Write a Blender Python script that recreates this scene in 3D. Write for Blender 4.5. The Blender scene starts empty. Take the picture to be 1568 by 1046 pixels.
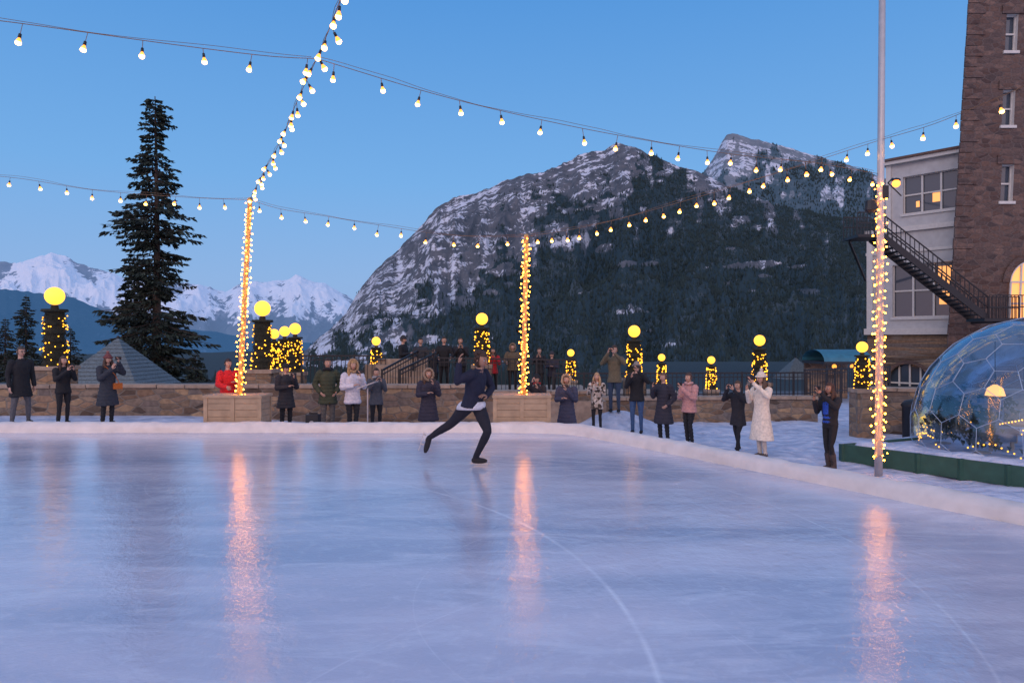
import bpy, bmesh, math, random
import numpy as np
from mathutils import Vector, Matrix, kdtree
random.seed(7); RNG=np.random.RandomState(5)
CAMZ=1.83; F=1045.0
sc=bpy.context.scene
def survey(a,b,d):
    """surveyed point: bearing/elevation readings (tan = reading/F) at true distance d along Y -> world metres"""
    return Vector(((a-784)*d/F, d, CAMZ+(520-b)*d/F))
def sx(a,d): return (a-784)*d/F
def sz(b,d): return CAMZ+(520-b)*d/F
# ------------------------------------------------------------------ noise
TAB=RNG.rand(256,256)
def vn(x,y,s=0):
    xi=np.floor(x).astype(int); yi=np.floor(y).astype(int); fx=x-xi; fy=y-yi
    fx=fx*fx*(3-2*fx); fy=fy*fy*(3-2*fy)
    a=TAB[(xi+s*17)&255,(yi+s*31)&255]; b=TAB[(xi+1+s*17)&255,(yi+s*31)&255]
    c=TAB[(xi+s*17)&255,(yi+1+s*31)&255]; d=TAB[(xi+1+s*17)&255,(yi+1+s*31)&255]
    return (a*(1-fx)+b*fx)*(1-fy)+(c*(1-fx)+d*fx)*fy
def fbm(x,y,o=5,s=0,ridge=False):
    t=0;a=.5;n=0
    for i in range(o):
        v=vn(x,y,s+i)
        if ridge: v=1-abs(2*v-1)
        t=t+a*v;n+=a;a*=.5;x=x*2.03+11.3;y=y*2.03+5.7
    return t/n
def sstep(a,b,x):
    t=np.clip((x-a)/(b-a),0,1); return t*t*(3-2*t)
# ------------------------------------------------------------------ materials
_m={}
def newmat(name):
    m=bpy.data.materials.new(name); m.use_nodes=True
    nt=m.node_tree; b=nt.nodes['Principled BSDF']; return m,nt,b
def N(nt,t,**k):
    n=nt.nodes.new(t)
    for a,v in k.items(): setattr(n,a,v)
    return n
def ramp(nt,stops):
    r=N(nt,'ShaderNodeValToRGB'); e=r.color_ramp.elements
    while len(e)<len(stops): e.new(.5)
    for i,(p,c) in enumerate(stops):
        e[i].position=p; e[i].color=(c[0],c[1],c[2],1) if hasattr(c,'__len__') else (c,c,c,1)
    return r
def mix(nt,f,a,b,mode='MIX'):
    n=N(nt,'ShaderNodeMix',data_type='RGBA',blend_type=mode); L=nt.links
    for s,v in ((n.inputs[0],f),(n.inputs[6],a),(n.inputs[7],b)):
        if hasattr(v,'is_linked') or isinstance(v,bpy.types.NodeSocket): L.new(v,s)
        elif hasattr(v,'__len__'): s.default_value=(v[0],v[1],v[2],1)
        else: s.default_value=v
    return n.outputs[2]
def mth(nt,op,a,b=None,c=None):
    n=N(nt,'ShaderNodeMath',operation=op)
    for i,v in enumerate((a,b,c)):
        if v is None: continue
        if isinstance(v,bpy.types.NodeSocket): nt.links.new(v,n.inputs[i])
        else: n.inputs[i].default_value=v
    return n.outputs[0]
def plain(name,col,rough=.7,scale=12,var=.25,bump=.15,metal=0):
    key=(name,tuple(col),rough)
    if key in _m: return _m[key]
    m,nt,b=newmat(name); L=nt.links
    tc=N(nt,'ShaderNodeTexCoord'); no=N(nt,'ShaderNodeTexNoise'); no.inputs['Scale'].default_value=scale; no.inputs['Detail'].default_value=4
    L.new(tc.outputs['Object'],no.inputs['Vector'])
    r=ramp(nt,[(.25,[c*(1-var) for c in col]),(.75,[min(1,c*(1+var)) for c in col])])
    L.new(no.outputs['Fac'],r.inputs[0]); L.new(r.outputs[0],b.inputs['Base Color'])
    b.inputs['Roughness'].default_value=rough; b.inputs['Metallic'].default_value=metal
    if bump:
        bp=N(nt,'ShaderNodeBump'); bp.inputs['Strength'].default_value=bump; bp.inputs['Distance'].default_value=.02
        L.new(no.outputs['Fac'],bp.inputs['Height']); L.new(bp.outputs[0],b.inputs['Normal'])
    _m[key]=m; return m
def emis(name,col,st,sample=True):
    key=(name,tuple(col),st)
    if key in _m: return _m[key]
    m,nt,b=newmat(name); b.inputs['Base Color'].default_value=(*col,1)
    b.inputs['Emission Color'].default_value=(*col,1); b.inputs['Emission Strength'].default_value=st
    if not sample: m.cycles.emission_sampling='NONE'
    _m[key]=m; return m
def stone(name,cols,su,sv,mortar,bump=.6,jit=.9):
    m,nt,b=newmat(name); L=nt.links
    tc=N(nt,'ShaderNodeTexCoord'); sp=N(nt,'ShaderNodeSeparateXYZ'); L.new(tc.outputs['Object'],sp.inputs[0])
    u=mth(nt,'ADD',sp.outputs[0],sp.outputs[1])
    cb=N(nt,'ShaderNodeCombineXYZ'); L.new(mth(nt,'MULTIPLY',u,su),cb.inputs[0]); L.new(mth(nt,'MULTIPLY',sp.outputs[2],sv),cb.inputs[1])
    v1=N(nt,'ShaderNodeTexVoronoi',feature='DISTANCE_TO_EDGE',voronoi_dimensions='2D'); v2=N(nt,'ShaderNodeTexVoronoi',voronoi_dimensions='2D')
    for v in (v1,v2):
        v.inputs['Scale'].default_value=1; v.inputs['Randomness'].default_value=jit; L.new(cb.outputs[0],v.inputs['Vector'])
    s2=N(nt,'ShaderNodeSeparateColor'); L.new(v2.outputs['Color'],s2.inputs[0])
    n=len(cols); r=ramp(nt,[(i/(n-1),c) for i,c in enumerate(cols)]); L.new(s2.outputs[0],r.inputs[0])
    no=N(nt,'ShaderNodeTexNoise'); no.inputs['Scale'].default_value=9; no.inputs['Detail'].default_value=6; L.new(tc.outputs['Object'],no.inputs['Vector'])
    rn=ramp(nt,[(.3,.6),(.7,1.25)]); L.new(no.outputs[0],rn.inputs[0])
    c=mix(nt,.8,r.outputs[0],rn.outputs[0],'MULTIPLY')
    mr=ramp(nt,[(.02,0),(.09,1)]); L.new(v1.outputs['Distance'],mr.inputs[0])
    c=mix(nt,mr.outputs[0],mortar,c); L.new(c,b.inputs['Base Color']); b.inputs['Roughness'].default_value=.9
    hh=mth(nt,'ADD',mr.outputs[0],mth(nt,'MULTIPLY',no.outputs[0],.5))
    bp=N(nt,'ShaderNodeBump'); bp.inputs['Strength'].default_value=bump; bp.inputs['Distance'].default_value=.03
    L.new(hh,bp.inputs['Height']); L.new(bp.outputs[0],b.inputs['Normal'])
    return m
M_wall=stone('wall_stone',[(.07,.05,.04),(.32,.20,.12),(.15,.13,.12),(.40,.27,.16),(.10,.075,.06)],2.6,6.8,(.20,.17,.14))
M_tower=stone('tower_stone',[(.075,.045,.04),(.15,.09,.07),(.10,.07,.065),(.19,.12,.095),(.06,.045,.045)],2.2,5.0,(.13,.10,.09))
M_cap=plain('cap_stone',(.33,.25,.19),.85,6,.3,.4)
M_iron=plain('wrought_iron',(.012,.013,.018),.5,20,.2,.1)
M_white=plain('stucco',(.50,.50,.49),.85,3,.12,.2)
M_trim=plain('painted_trim',(.62,.60,.56),.6,8,.08,.05)
M_roofg=plain('slate_shingle',(.12,.155,.17),.8,14,.35,.6)
M_bulb=emis('bulb_filament_glow',(1,.50,.10),13,False)
M_bulbo=emis('bulb_glass_amber',(1,.34,.05),2.0,False)
M_fairy=emis('fairy_light',(1,.33,.022),38)
M_fairy2=emis('fairy_light_column',(1,.40,.02),4.5,False)
M_globe=emis('globe_lit',(1,.45,.04),2.4)
M_warmwin=emis('warm_window',(1,.42,.12),1.05,False)
M_cord=plain('cord',(.22,.12,.06),.6,20,.1,0)
M_glass,nt,b=newmat('window_glass'); b.inputs['Base Color'].default_value=(.04,.06,.09,1); b.inputs['Roughness'].default_value=.08; b.inputs['Specular IOR Level'].default_value=.9
# ------------------------------------------------------------------ mesh builder
class MB:
    def __init__(s): s.v=[];s.f=[];s.m=[]
    def add(s,vs,fs,mi=0):
        o=len(s.v); s.v+= [tuple(v) for v in vs]; s.f+=[tuple(i+o for i in f) for f in fs]; s.m+=[mi]*len(fs)
    def box(s,c,d,mi=0,rz=0,top=1.0):
        x,y,z=d[0]/2,d[1]/2,d[2]/2; R=Matrix.Rotation(rz,3,'Z'); c=Vector(c)
        vs=[c+R@Vector((sx_*x*(top if zz>0 else 1),sy*y*(top if zz>0 else 1),zz*z)) for zz in(-1,1) for sy in(-1,1) for sx_ in(-1,1)]
        s.add(vs,[(0,2,3,1),(4,5,7,6),(0,1,5,4),(2,6,7,3),(0,4,6,2),(1,3,7,5)],mi)
    def beam(s,a,b_,w,h,mi=0):
        a=Vector(a);b_=Vector(b_);d=(b_-a).normalized(); up=Vector((0,0,1))
        if abs(d.z)>.95: up=Vector((0,1,0))
        l=d.cross(up).normalized(); u=l.cross(d).normalized()
        vs=[p+l*i*w/2+u*j*h/2 for p in(a,b_) for j in(-1,1) for i in(-1,1)]
        s.add(vs,[(0,2,3,1),(4,5,7,6),(0,1,5,4),(2,6,7,3),(0,4,6,2),(1,3,7,5)],mi)
    def tube(s,pts,rs,mi=0,n=8,cap=True):
        pts=[Vector(p) for p in pts]
        if not hasattr(rs,'__len__'): rs=[rs]*len(pts)
        vs=[];prev=None
        for i,p in enumerate(pts):
            d=(pts[min(i+1,len(pts)-1)]-pts[max(i-1,0)])
            d=d.normalized() if d.length>1e-9 else Vector((0,0,1))
            if prev is None:
                a=Vector((1,0,0)) if abs(d.x)<.8 else Vector((0,1,0)); l=(a-d*a.dot(d)).normalized()
            else: l=(prev-d*prev.dot(d)).normalized()
            prev=l; u=d.cross(l)
            for k in range(n):
                t=2*math.pi*k/n; vs.append(p+(l*math.cos(t)+u*math.sin(t))*rs[i])
        fs=[]
        for i in range(len(pts)-1):
            for k in range(n): fs.append((i*n+k,i*n+(k+1)%n,(i+1)*n+(k+1)%n,(i+1)*n+k))
        if cap: fs.append(tuple(range(n))[::-1]); fs.append(tuple((len(pts)-1)*n+k for k in range(n)))
        s.add(vs,fs,mi)
    def rings(s,R,mi=0,n=16,T=None):
        """R: list of (cx,cy,z,rx,ry) stacked ellipses"""
        vs=[];fs=[]
        for (cx,cy,z,rx,ry) in R:
            for k in range(n):
                t=2*math.pi*k/n; p=Vector((cx+rx*math.cos(t),cy+ry*math.sin(t),z)); vs.append(T(p) if T else p)
        for i in range(len(R)-1):
            for k in range(n): fs.append((i*n+k,i*n+(k+1)%n,(i+1)*n+(k+1)%n,(i+1)*n+k))
        fs.append(tuple(range(n))[::-1]); fs.append(tuple((len(R)-1)*n+k for k in range(n)))
        s.add(vs,fs,mi)
    def ball(s,c,r,mi=0,u=10,w=7,T=None,keep=None,fn=None):
        if not hasattr(r,'__len__'): r=(r,r,r)
        c=Vector(c); U=[]
        U.append(Vector((0,0,1)))
        for j in range(1,w):
            ph=math.pi*j/w
            for i in range(u):
                th=2*math.pi*i/u; U.append(Vector((math.sin(ph)*math.cos(th),math.sin(ph)*math.sin(th),math.cos(ph))))
        U.append(Vector((0,0,-1))); fs=[]
        for i in range(u): fs.append((0,1+i,1+(i+1)%u))
        for j in range(w-2):
            for i in range(u): a=1+j*u; fs.append((a+i,a+u+i,a+u+(i+1)%u,a+(i+1)%u))
        a=1+(w-2)*u; e=len(U)-1
        for i in range(u): fs.append((a+i,e,a+(i+1)%u))
        if keep: fs=[f for f in fs if keep(sum((U[i] for i in f),Vector())/len(f))]
        vs=[]
        for q in U:
            p=fn(q) if fn else Vector((q.x*r[0],q.y*r[1],q.z*r[2]))
            p=p+c; vs.append(T(p) if T else p)
        s.add(vs,fs,mi)
    def build(s,name,mats,parent=None,smooth=False,loc=None):
        me=bpy.data.meshes.new(name); me.from_pydata(s.v,[],s.f)
        for m in mats: me.materials.append(m)
        me.polygons.foreach_set('material_index',s.m)
        if smooth: me.polygons.foreach_set('use_smooth',[True]*len(s.f))
        ob=bpy.data.objects.new(name,me); sc.collection.objects.link(ob)
        if parent: ob.parent=parent
        if loc: ob.location=loc
        return ob
def empty(name,loc=(0,0,0),rz=0,scale=1):
    e=bpy.data.objects.new(name,None); sc.collection.objects.link(e); e.location=loc; e.rotation_euler[2]=rz; e.scale=(scale,)*3
    e.empty_display_size=.2; return e
def npmesh(name,co,tris,mats,attrs=None,smooth=True,quads=False):
    me=bpy.data.meshes.new(name); k=4 if quads else 3
    me.vertices.add(len(co)); me.vertices.foreach_set('co',co.astype(np.float32).ravel())
    me.loops.add(len(tris)*k); me.loops.foreach_set('vertex_index',tris.astype(np.int32).ravel())
    me.polygons.add(len(tris)); me.polygons.foreach_set('loop_start',np.arange(0,len(tris)*k,k,dtype=np.int32))
    me.update(calc_edges=True)
    if smooth: me.polygons.foreach_set('use_smooth',np.ones(len(tris),bool))
    for m in mats: me.materials.append(m)
    for n,a in (attrs or {}).items():
        at=me.attributes.new(n,'FLOAT','POINT'); at.data.foreach_set('value',a.astype(np.float32).ravel())
    me.validate(); ob=bpy.data.objects.new(name,me); sc.collection.objects.link(ob); return ob
def gridq(nr,nc):
    i,j=np.meshgrid(np.arange(nr-1),np.arange(nc-1),indexing='ij'); a=(i*nc+j).ravel()
    return np.stack([a,a+1,a+nc+1,a+nc],1)
# ------------------------------------------------------------------ world
w=bpy.data.worlds.new("World"); sc.world=w; w.use_nodes=True; nt=w.node_tree; L=nt.links
bg=nt.nodes['Background']; tc=N(nt,'ShaderNodeTexCoord'); sp=N(nt,'ShaderNodeSeparateXYZ'); L.new(tc.outputs['Generated'],sp.inputs[0])
r1=ramp(nt,[(0,(.27,.42,.72)),(.08,(.24,.43,.76)),(.22,(.16,.40,.78)),(.45,(.082,.295,.70)),(.7,(.13,.29,.61)),(1,(.28,.38,.66))]); L.new(sp.outputs[2],r1.inputs[0])
r2=ramp(nt,[(0,(1.0,.62,.60)),(.12,(1.0,.72,.76)),(.4,(.78,.68,.82)),(1,(.28,.38,.66))]); L.new(sp.outputs[2],r2.inputs[0])
r2c=mix(nt,1.0,r2.outputs[0],(1.35,1.33,1.32),'MULTIPLY')
fw=mth(nt,'MULTIPLY_ADD',sp.outputs[1],-1.6,.05); cl=N(nt,'ShaderNodeClamp'); L.new(fw,cl.inputs[0])
c=mix(nt,cl.outputs[0],r1.outputs[0],r2c)
sky=N(nt,'ShaderNodeTexSky',sky_type='NISHITA'); sky.sun_disc=False; sky.sun_elevation=math.radians(1.5); sky.sun_rotation=math.radians(195)
c2=mix(nt,1.0,c,mix(nt,1.0,sky.outputs[0],(.02,.02,.02),'MULTIPLY'),'ADD')
L.new(c2,bg.inputs[0]); bg.inputs[1].default_value=1.0
sun=bpy.data.lights.new('sun','SUN'); sun.energy=.4; sun.angle=math.radians(25); sun.color=(1,.82,.80)
so=bpy.data.objects.new('sun',sun); sc.collection.objects.link(so); so.rotation_euler=(math.radians(62),0,math.radians(-28))
# ------------------------------------------------------------------ camera
cd=bpy.data.cameras.new('camera'); cam=bpy.data.objects.new('camera',cd); sc.collection.objects.link(cam)
cd.sensor_width=36; cd.lens=24; cam.location=(0,0,CAMZ); cam.rotation_euler=(math.radians(90),0,0); cd.shift_y=-.0016
cd.clip_start=.05; cd.clip_end=40000; sc.camera=cam
sc.view_settings.view_transform='Standard'; sc.view_settings.look='None'; sc.view_settings.exposure=0
# ------------------------------------------------------------------ mountains
def mountain_mat(name,rockA,rockB,snowc,forestc,haze,hazec,fs):
    m,nt,b=newmat(name); L=nt.links
    a1=N(nt,'ShaderNodeAttribute',attribute_name='snow'); a2=N(nt,'ShaderNodeAttribute',attribute_name='forest')
    tc=N(nt,'ShaderNodeTexCoord')
    n1=N(nt,'ShaderNodeTexNoise'); n1.inputs['Scale'].default_value=fs; n1.inputs['Detail'].default_value=8; n1.inputs['Roughness'].default_value=.7
    L.new(tc.outputs['Object'],n1.inputs['Vector'])
    n2=N(nt,'ShaderNodeTexNoise'); n2.inputs['Scale'].default_value=fs*4; n2.inputs['Detail'].default_value=5; L.new(tc.outputs['Object'],n2.inputs['Vector'])
    rr=ramp(nt,[(.3,rockA),(.7,rockB)]); L.new(n1.outputs[0],rr.inputs[0])
    s=mth(nt,'ADD',a1.outputs['Fac'],mth(nt,'MULTIPLY_ADD',n2.outputs[0],.7,-.35)); s=mth(nt,'ADD',s,mth(nt,'MULTIPLY_ADD',n1.outputs[0],.7,-.35))
    sr=ramp(nt,[(.47,0),(.57,1)]); L.new(s,sr.inputs[0])
    c=mix(nt,sr.outputs[0],rr.outputs[0],snowc)
    f=mth(nt,'ADD',a2.outputs['Fac'],mth(nt,'MULTIPLY_ADD',n2.outputs[0],.6,-.3)); fr=ramp(nt,[(.42,0),(.55,1)]); L.new(f,fr.inputs[0])
    c=mix(nt,mth(nt,'MULTIPLY',fr.outputs[0],.94),c,forestc)
    L.new(c,b.inputs['Base Color']); b.inputs['Roughness'].default_value=.95; b.inputs['Specular IOR Level'].default_value=.1
    bp=N(nt,'ShaderNodeBump'); bp.inputs['Strength'].default_value=1.0; bp.inputs['Distance'].default_value=14; L.new(n1.outputs[0],bp.inputs['Height']); L.new(bp.outputs[0],b.inputs['Normal'])
    e=N(nt,'ShaderNodeEmission'); e.inputs[0].default_value=(*hazec,1); mx=N(nt,'ShaderNodeMixShader'); mx.inputs[0].default_value=haze  # distance haze painted as an even glow mixed into the surface
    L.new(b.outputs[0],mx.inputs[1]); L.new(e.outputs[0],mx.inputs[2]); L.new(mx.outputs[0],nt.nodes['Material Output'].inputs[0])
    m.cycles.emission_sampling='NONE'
    return m
def mountain(name,sil,Yr,Yb,zb,nb,nv,amp,ns,mat,snowf,forestf,pw=1.15,seed=0,jag=.006):
    sil=np.array(sil,float); b0,b1=(sil[0,0]-784)/F,(sil[-1,0]-784)/F
    b=np.linspace(b0,b1,nb); H=np.interp(b,(sil[:,0]-784)/F,(520-sil[:,1])/F)*Yr+CAMZ
    H=H+Yr*jag*(fbm(b*60,b*0+3,5,seed+9,True)-.6)
    v=np.concatenate([np.linspace(0,1,nv),1+np.linspace(.02,.5,14)])
    V,B=np.meshgrid(v,b,indexing='ij'); HH=np.broadcast_to(H,V.shape)
    Y=Yb+(Yr-Yb)*V; X=B*Y
    s=np.where(V<=1,np.clip(V,0,1)**pw,1-(V-1)*1.6)
    nx=X/ns; ny=Y/ns
    gul=fbm(B*Yr/ns*1.3+.4*fbm(nx,ny,3,seed+4),ny*.45,6,seed,True)
    big=fbm(nx*.4,ny*.4,4,seed+2)
    env=np.sin(np.clip(V,0,1)*math.pi)**.7*np.clip((HH-zb)/(np.max(H)-zb),.1,1)
    n=(gul-.6)*1.3+(big-.5)*.8
    Z=zb+(HH-zb)*s+amp*n*env
    e=(Z-CAMZ)/Y*F; px=784+B*F; py=520-e
    snow=snowf(px,py,X,Y,Z,gul,V); forest=forestf(px,py,X,Y,Z,gul,V)
    co=np.stack([X,Y,Z],-1).reshape(-1,3)
    ob=npmesh(name,co,gridq(len(v),nb),[mat],{'snow':snow,'forest':forest},quads=True)
    return ob,co.reshape(len(v),nb,3),forest
ridge=[(380,640),(440,565),(470,535),(505,503),(530,478),(545,452),(575,412),(600,392),(625,365),(650,340),(668,318),(695,303),(720,297),(760,284),(775,275),(800,269),(830,262),(860,252),(885,238),(905,233),(925,228),(945,219),(965,223),(985,232),(1010,242),(1040,255),(1075,265),(1110,283),(1150,300),(1200,318),(1340,345),(1400,355),(1500,380),(1700,440)]
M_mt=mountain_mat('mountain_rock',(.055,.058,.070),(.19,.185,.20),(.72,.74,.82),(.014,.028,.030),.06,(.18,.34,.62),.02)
def snowf(px,py,X,Y,Z,g,V):
    st=fbm(X/90+Z/160,(Z*1.0-X*.28)/14,5,21)       # ledges dipping along strata
    gl=fbm(px/9,py/45,4,33)
    return -.18+st*.66+gl*.50+.10*sstep(400,480,py)*sstep(800,620,px)
fl_x=[380,500,600,700,760,830,900,960,1050,1200,1400,1700]; fl_y=[560,550,515,450,400,345,308,286,276,292,290,290]
def forestf(px,py,X,Y,Z,g,V):
    ln=np.interp(px,fl_x,fl_y); n=fbm(px/16,py/40,5,40); n2=fbm(px/45+py/70,py/14,5,50)
    f=.5+(py-ln)/80*.55+(n-.5)*1.7+(n2-.5)*1.1
    return np.clip(np.minimum(f,1.02+(n-.5)*.4-1.6*sstep(.66,.74,n2)),-.5,1.2)
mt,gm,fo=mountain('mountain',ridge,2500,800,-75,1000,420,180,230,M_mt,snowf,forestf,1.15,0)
ridge2=[(980,380),(1040,300),(1078,263),(1092,243),(1103,222),(1113,206),(1122,205),(1150,212),(1200,224),(1240,236),(1262,242),(1300,252),(1340,268),(1400,292),(1480,330),(1700,420)]
def snowf2(px,py,X,Y,Z,g,V):
    st=fbm(X/200+Z/260,(Z+X*.32)/26,5,61); return -.06+st*.66+.40*fbm(px/8,py/26,4,62)
def forestf2(px,py,X,Y,Z,g,V):
    ln=np.interp(px,[980,1120,1180,1300,1500],[320,275,245,258,290]); n=fbm(px/14,py/25,5,70)
    return .5+(py-ln)/60*.5+(n-.5)*2.2
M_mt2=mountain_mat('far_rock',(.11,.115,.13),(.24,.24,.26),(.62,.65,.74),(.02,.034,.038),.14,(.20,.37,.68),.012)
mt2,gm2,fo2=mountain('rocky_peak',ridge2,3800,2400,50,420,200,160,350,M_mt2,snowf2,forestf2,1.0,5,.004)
left=[(-260,420),(-60,405),(0,401),(35,402),(55,394),(80,387),(100,391),(118,403),(140,409),(165,416),(200,428),(250,434),(285,433),(310,436),(345,447),(365,436),(385,430),(410,432),(440,427),(460,422),(478,430),(500,434),(520,446),(545,460),(600,480),(680,500)]
M_mt3=mountain_mat('snow_range_rock',(.06,.09,.16),(.16,.20,.30),(.76,.82,.92),(.03,.07,.14),.28,(.30,.47,.84),.004)  # bluish rock and snow tones have distance haze painted in
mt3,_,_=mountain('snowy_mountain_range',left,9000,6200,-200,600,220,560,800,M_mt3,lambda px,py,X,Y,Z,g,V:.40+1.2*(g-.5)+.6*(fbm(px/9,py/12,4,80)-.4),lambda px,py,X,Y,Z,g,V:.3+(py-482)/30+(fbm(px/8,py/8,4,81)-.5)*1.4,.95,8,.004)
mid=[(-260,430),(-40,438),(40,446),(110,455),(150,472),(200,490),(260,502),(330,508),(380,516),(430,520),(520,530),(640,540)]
M_mt4=mountain_mat('hazy_hill_rock',(.05,.09,.15),(.09,.14,.22),(.4,.5,.65),(.02,.05,.09),.34,(.09,.25,.55),.01)  # hill tones tinted blue, putting distance haze into the base colour
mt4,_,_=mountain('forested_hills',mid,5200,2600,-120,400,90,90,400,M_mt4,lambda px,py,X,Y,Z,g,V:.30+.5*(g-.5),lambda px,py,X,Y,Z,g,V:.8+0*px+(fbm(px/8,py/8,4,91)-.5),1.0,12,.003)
M_tree1=plain('conifer_needles_far',(.018,.038,.038),.95,.05,.45,0)
def cones(name,P,h,r,mat,n=6):
    N_=len(P); t=np.arange(n)*2*math.pi/n+RNG.rand(N_,1)*6
    base=np.stack([P[:,0:1]+np.cos(t)*r[:,None],P[:,1:2]+np.sin(t)*r[:,None],P[:,2:3]+h[:,None]*.08+0*t],-1)
    apex=P+np.stack([0*h,0*h,h],1)
    co=np.concatenate([base.reshape(-1,3),apex]); k=np.arange(n)
    a=(np.arange(N_)[:,None]*n+k).ravel(); bb=(np.arange(N_)[:,None]*n+(k+1)%n).ravel(); c=np.repeat(np.arange(N_),n)+N_*n
    return npmesh(name,co,np.stack([a,bb,c],1),[mat],smooth=False)
def scatter(G,fo,n,vmax,thr):
    i=(RNG.rand(n)**.8*vmax).astype(int); j=RNG.randint(1,G.shape[1]-1,n)
    ok=(fo[i,j]+RNG.randn(n)*.22)>thr; i=i[ok];j=j[ok]
    P=G[i,j].copy(); P[:,0]+=RNG.randn(len(P))*3; P[:,1]+=RNG.randn(len(P))*2; return P
P=scatter(gm,fo,110000,418,.66); h=4+8*RNG.rand(len(P)); cones('mountain_forest',P,h,h*.20,M_tree1,5)
P=scatter(gm2,fo2,22000,198,.72); h=8+9*RNG.rand(len(P)); cones('peak_forest',P,h,h*.25,M_tree1,5)
# ------------------------------------------------------------------ ground
def gz(X,Y):
    X=np.asarray(X,float);Y=np.asarray(Y,float)
    z=-.10-.46*sstep(-9,.3,X)
    bump=sstep(1,2.5,X)*sstep(26,20,Y)
    z=z+bump*(fbm(X*1.1,Y*1.1,5,3)-.5)*.20
    z=z+.50*np.exp(-(((X-2.75)/1.0)**2+((Y-17.9)/.8)**2))
    z=z-60*sstep(27+60*sstep(8,14,X),240,Y)
    return z
xs=np.concatenate([[-12000,-4000,-1200,-400,-150,-60],np.linspace(-30,0.5,60),np.linspace(.6,14,200),np.linspace(14.5,40,30),[60,150,400,1200,4000,12000]])
ys=np.concatenate([[-3000,-600,-100,-30],np.linspace(-10,8,20),np.linspace(8.1,22,200),np.linspace(22.5,60,40),[75,100,130,160,200,260,400,800,1600,4000,12000]])
YY,XX=np.meshgrid(ys,xs,indexing='ij'); co=np.stack([XX,YY,gz(XX,YY)],-1).reshape(-1,3)
m,nt,b=newmat('snow_ground'); L=nt.links; tc=N(nt,'ShaderNodeTexCoord'); no=N(nt,'ShaderNodeTexNoise'); no.inputs['Scale'].default_value=3; no.inputs['Detail'].default_value=8
L.new(tc.outputs['Object'],no.inputs['Vector']); rr=ramp(nt,[(.3,(.34,.40,.53)),(.5,(.50,.56,.70)),(.8,(.70,.75,.85))]); L.new(no.outputs[0],rr.inputs[0])
sp=N(nt,'ShaderNodeSeparateXYZ'); L.new(tc.outputs['Object'],sp.inputs[0]); fy=mth(nt,'MULTIPLY_ADD',sp.outputs[1],.12,-2.9); cl=N(nt,'ShaderNodeClamp'); L.new(fy,cl.inputs[0])
L.new(mix(nt,cl.outputs[0],rr.outputs[0],(.018,.030,.032)),b.inputs['Base Color'])
b.inputs['Roughness'].default_value=.8; bp=N(nt,'ShaderNodeBump'); bp.inputs['Strength'].default_value=1.0; bp.inputs['Distance'].default_value=.17; L.new(no.outputs[0],bp.inputs['Height']); L.new(bp.outputs[0],b.inputs['Normal'])
M_snow=m; npmesh('snow_ground',co,gridq(len(ys),len(xs)),[m],quads=True)
# ------------------------------------------------------------------ ice rink
m,nt,b=newmat('ice'); L=nt.links; tc=N(nt,'ShaderNodeTexCoord'); sp=N(nt,'ShaderNodeSeparateXYZ'); L.new(tc.outputs['Object'],sp.inputs[0])
def noise(scale,det=5,vec=None,dist=0,rough=.5):
    n=N(nt,'ShaderNodeTexNoise'); n.inputs['Scale'].default_value=scale; n.inputs['Detail'].default_value=det; n.inputs['Distortion'].default_value=dist; n.inputs['Roughness'].default_value=rough
    L.new(vec if vec else tc.outputs['Object'],n.inputs['Vector']); return n.outputs[0]
mp=N(nt,'ShaderNodeMapping'); mp.inputs['Scale'].default_value=(.35,1.3,1); mp.inputs['Rotation'].default_value=(0,0,.25); L.new(tc.outputs['Object'],mp.inputs[0])
cloud=noise(.55,4,mp.outputs[0],.6); patch=noise(2.2,7,mp.outputs[0],1.2,.68); fine=noise(7,6,None,.8,.7)
rr=ramp(nt,[(.34,(.36,.39,.51)),(.5,(.52,.52,.62)),(.66,(.66,.62,.70))]); L.new(cloud,rr.inputs[0])
pr=ramp(nt,[(.48,0),(.64,1)]); L.new(patch,pr.inputs[0])
c=mix(nt,mth(nt,'MULTIPLY',pr.outputs[0],.55),rr.outputs[0],(.74,.74,.81))
fr_=ramp(nt,[(.52,0),(.75,1)]); L.new(fine,fr_.inputs[0]); c=mix(nt,mth(nt,'MULTIPLY',fr_.outputs[0],.32),c,(.82,.82,.87))
mask=None
for (cx,cy,R,wd,st) in [(-5.2,4.0,6.0,.030,.65),(-3,6,6.08,.018,.55),(3.5,1,5.3,.012,.3),(-7,9,4.2,.012,.25),(-2.5,9.5,2.3,.010,.35),(.6,8.8,1.5,.010,.35),(-6,2,7.7,.010,.25),(1.5,5,2.2,.008,.25)]:
    dx=mth(nt,'SUBTRACT',sp.outputs[0],cx); dy=mth(nt,'SUBTRACT',sp.outputs[1],cy)
    r_=mth(nt,'SQRT',mth(nt,'ADD',mth(nt,'MULTIPLY',dx,dx),mth(nt,'MULTIPLY',dy,dy)))
    d_=mth(nt,'ABSOLUTE',mth(nt,'SUBTRACT',r_,R)); v=mth(nt,'SUBTRACT',1.0,mth(nt,'DIVIDE',d_,wd)); v=mth(nt,'MULTIPLY',mth(nt,'MAXIMUM',v,0.0),st)
    mask=v if mask is None else mth(nt,'MAXIMUM',mask,v)
mask=mth(nt,'MULTIPLY',mask,mth(nt,'MULTIPLY_ADD',noise(3,4),2.6,-.7))
cm=N(nt,'ShaderNodeClamp'); L.new(mask,cm.inputs[0])
c=mix(nt,cm.outputs[0],c,(.90,.90,.94)); L.new(c,b.inputs['Base Color'])
ro=ramp(nt,[(.35,.035),(.7,.13)]); L.new(patch,ro.inputs[0]); L.new(ro.outputs[0],b.inputs['Roughness'])
b.inputs['IOR'].default_value=1.42; b.inputs['Specular IOR Level'].default_value=.75
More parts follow.
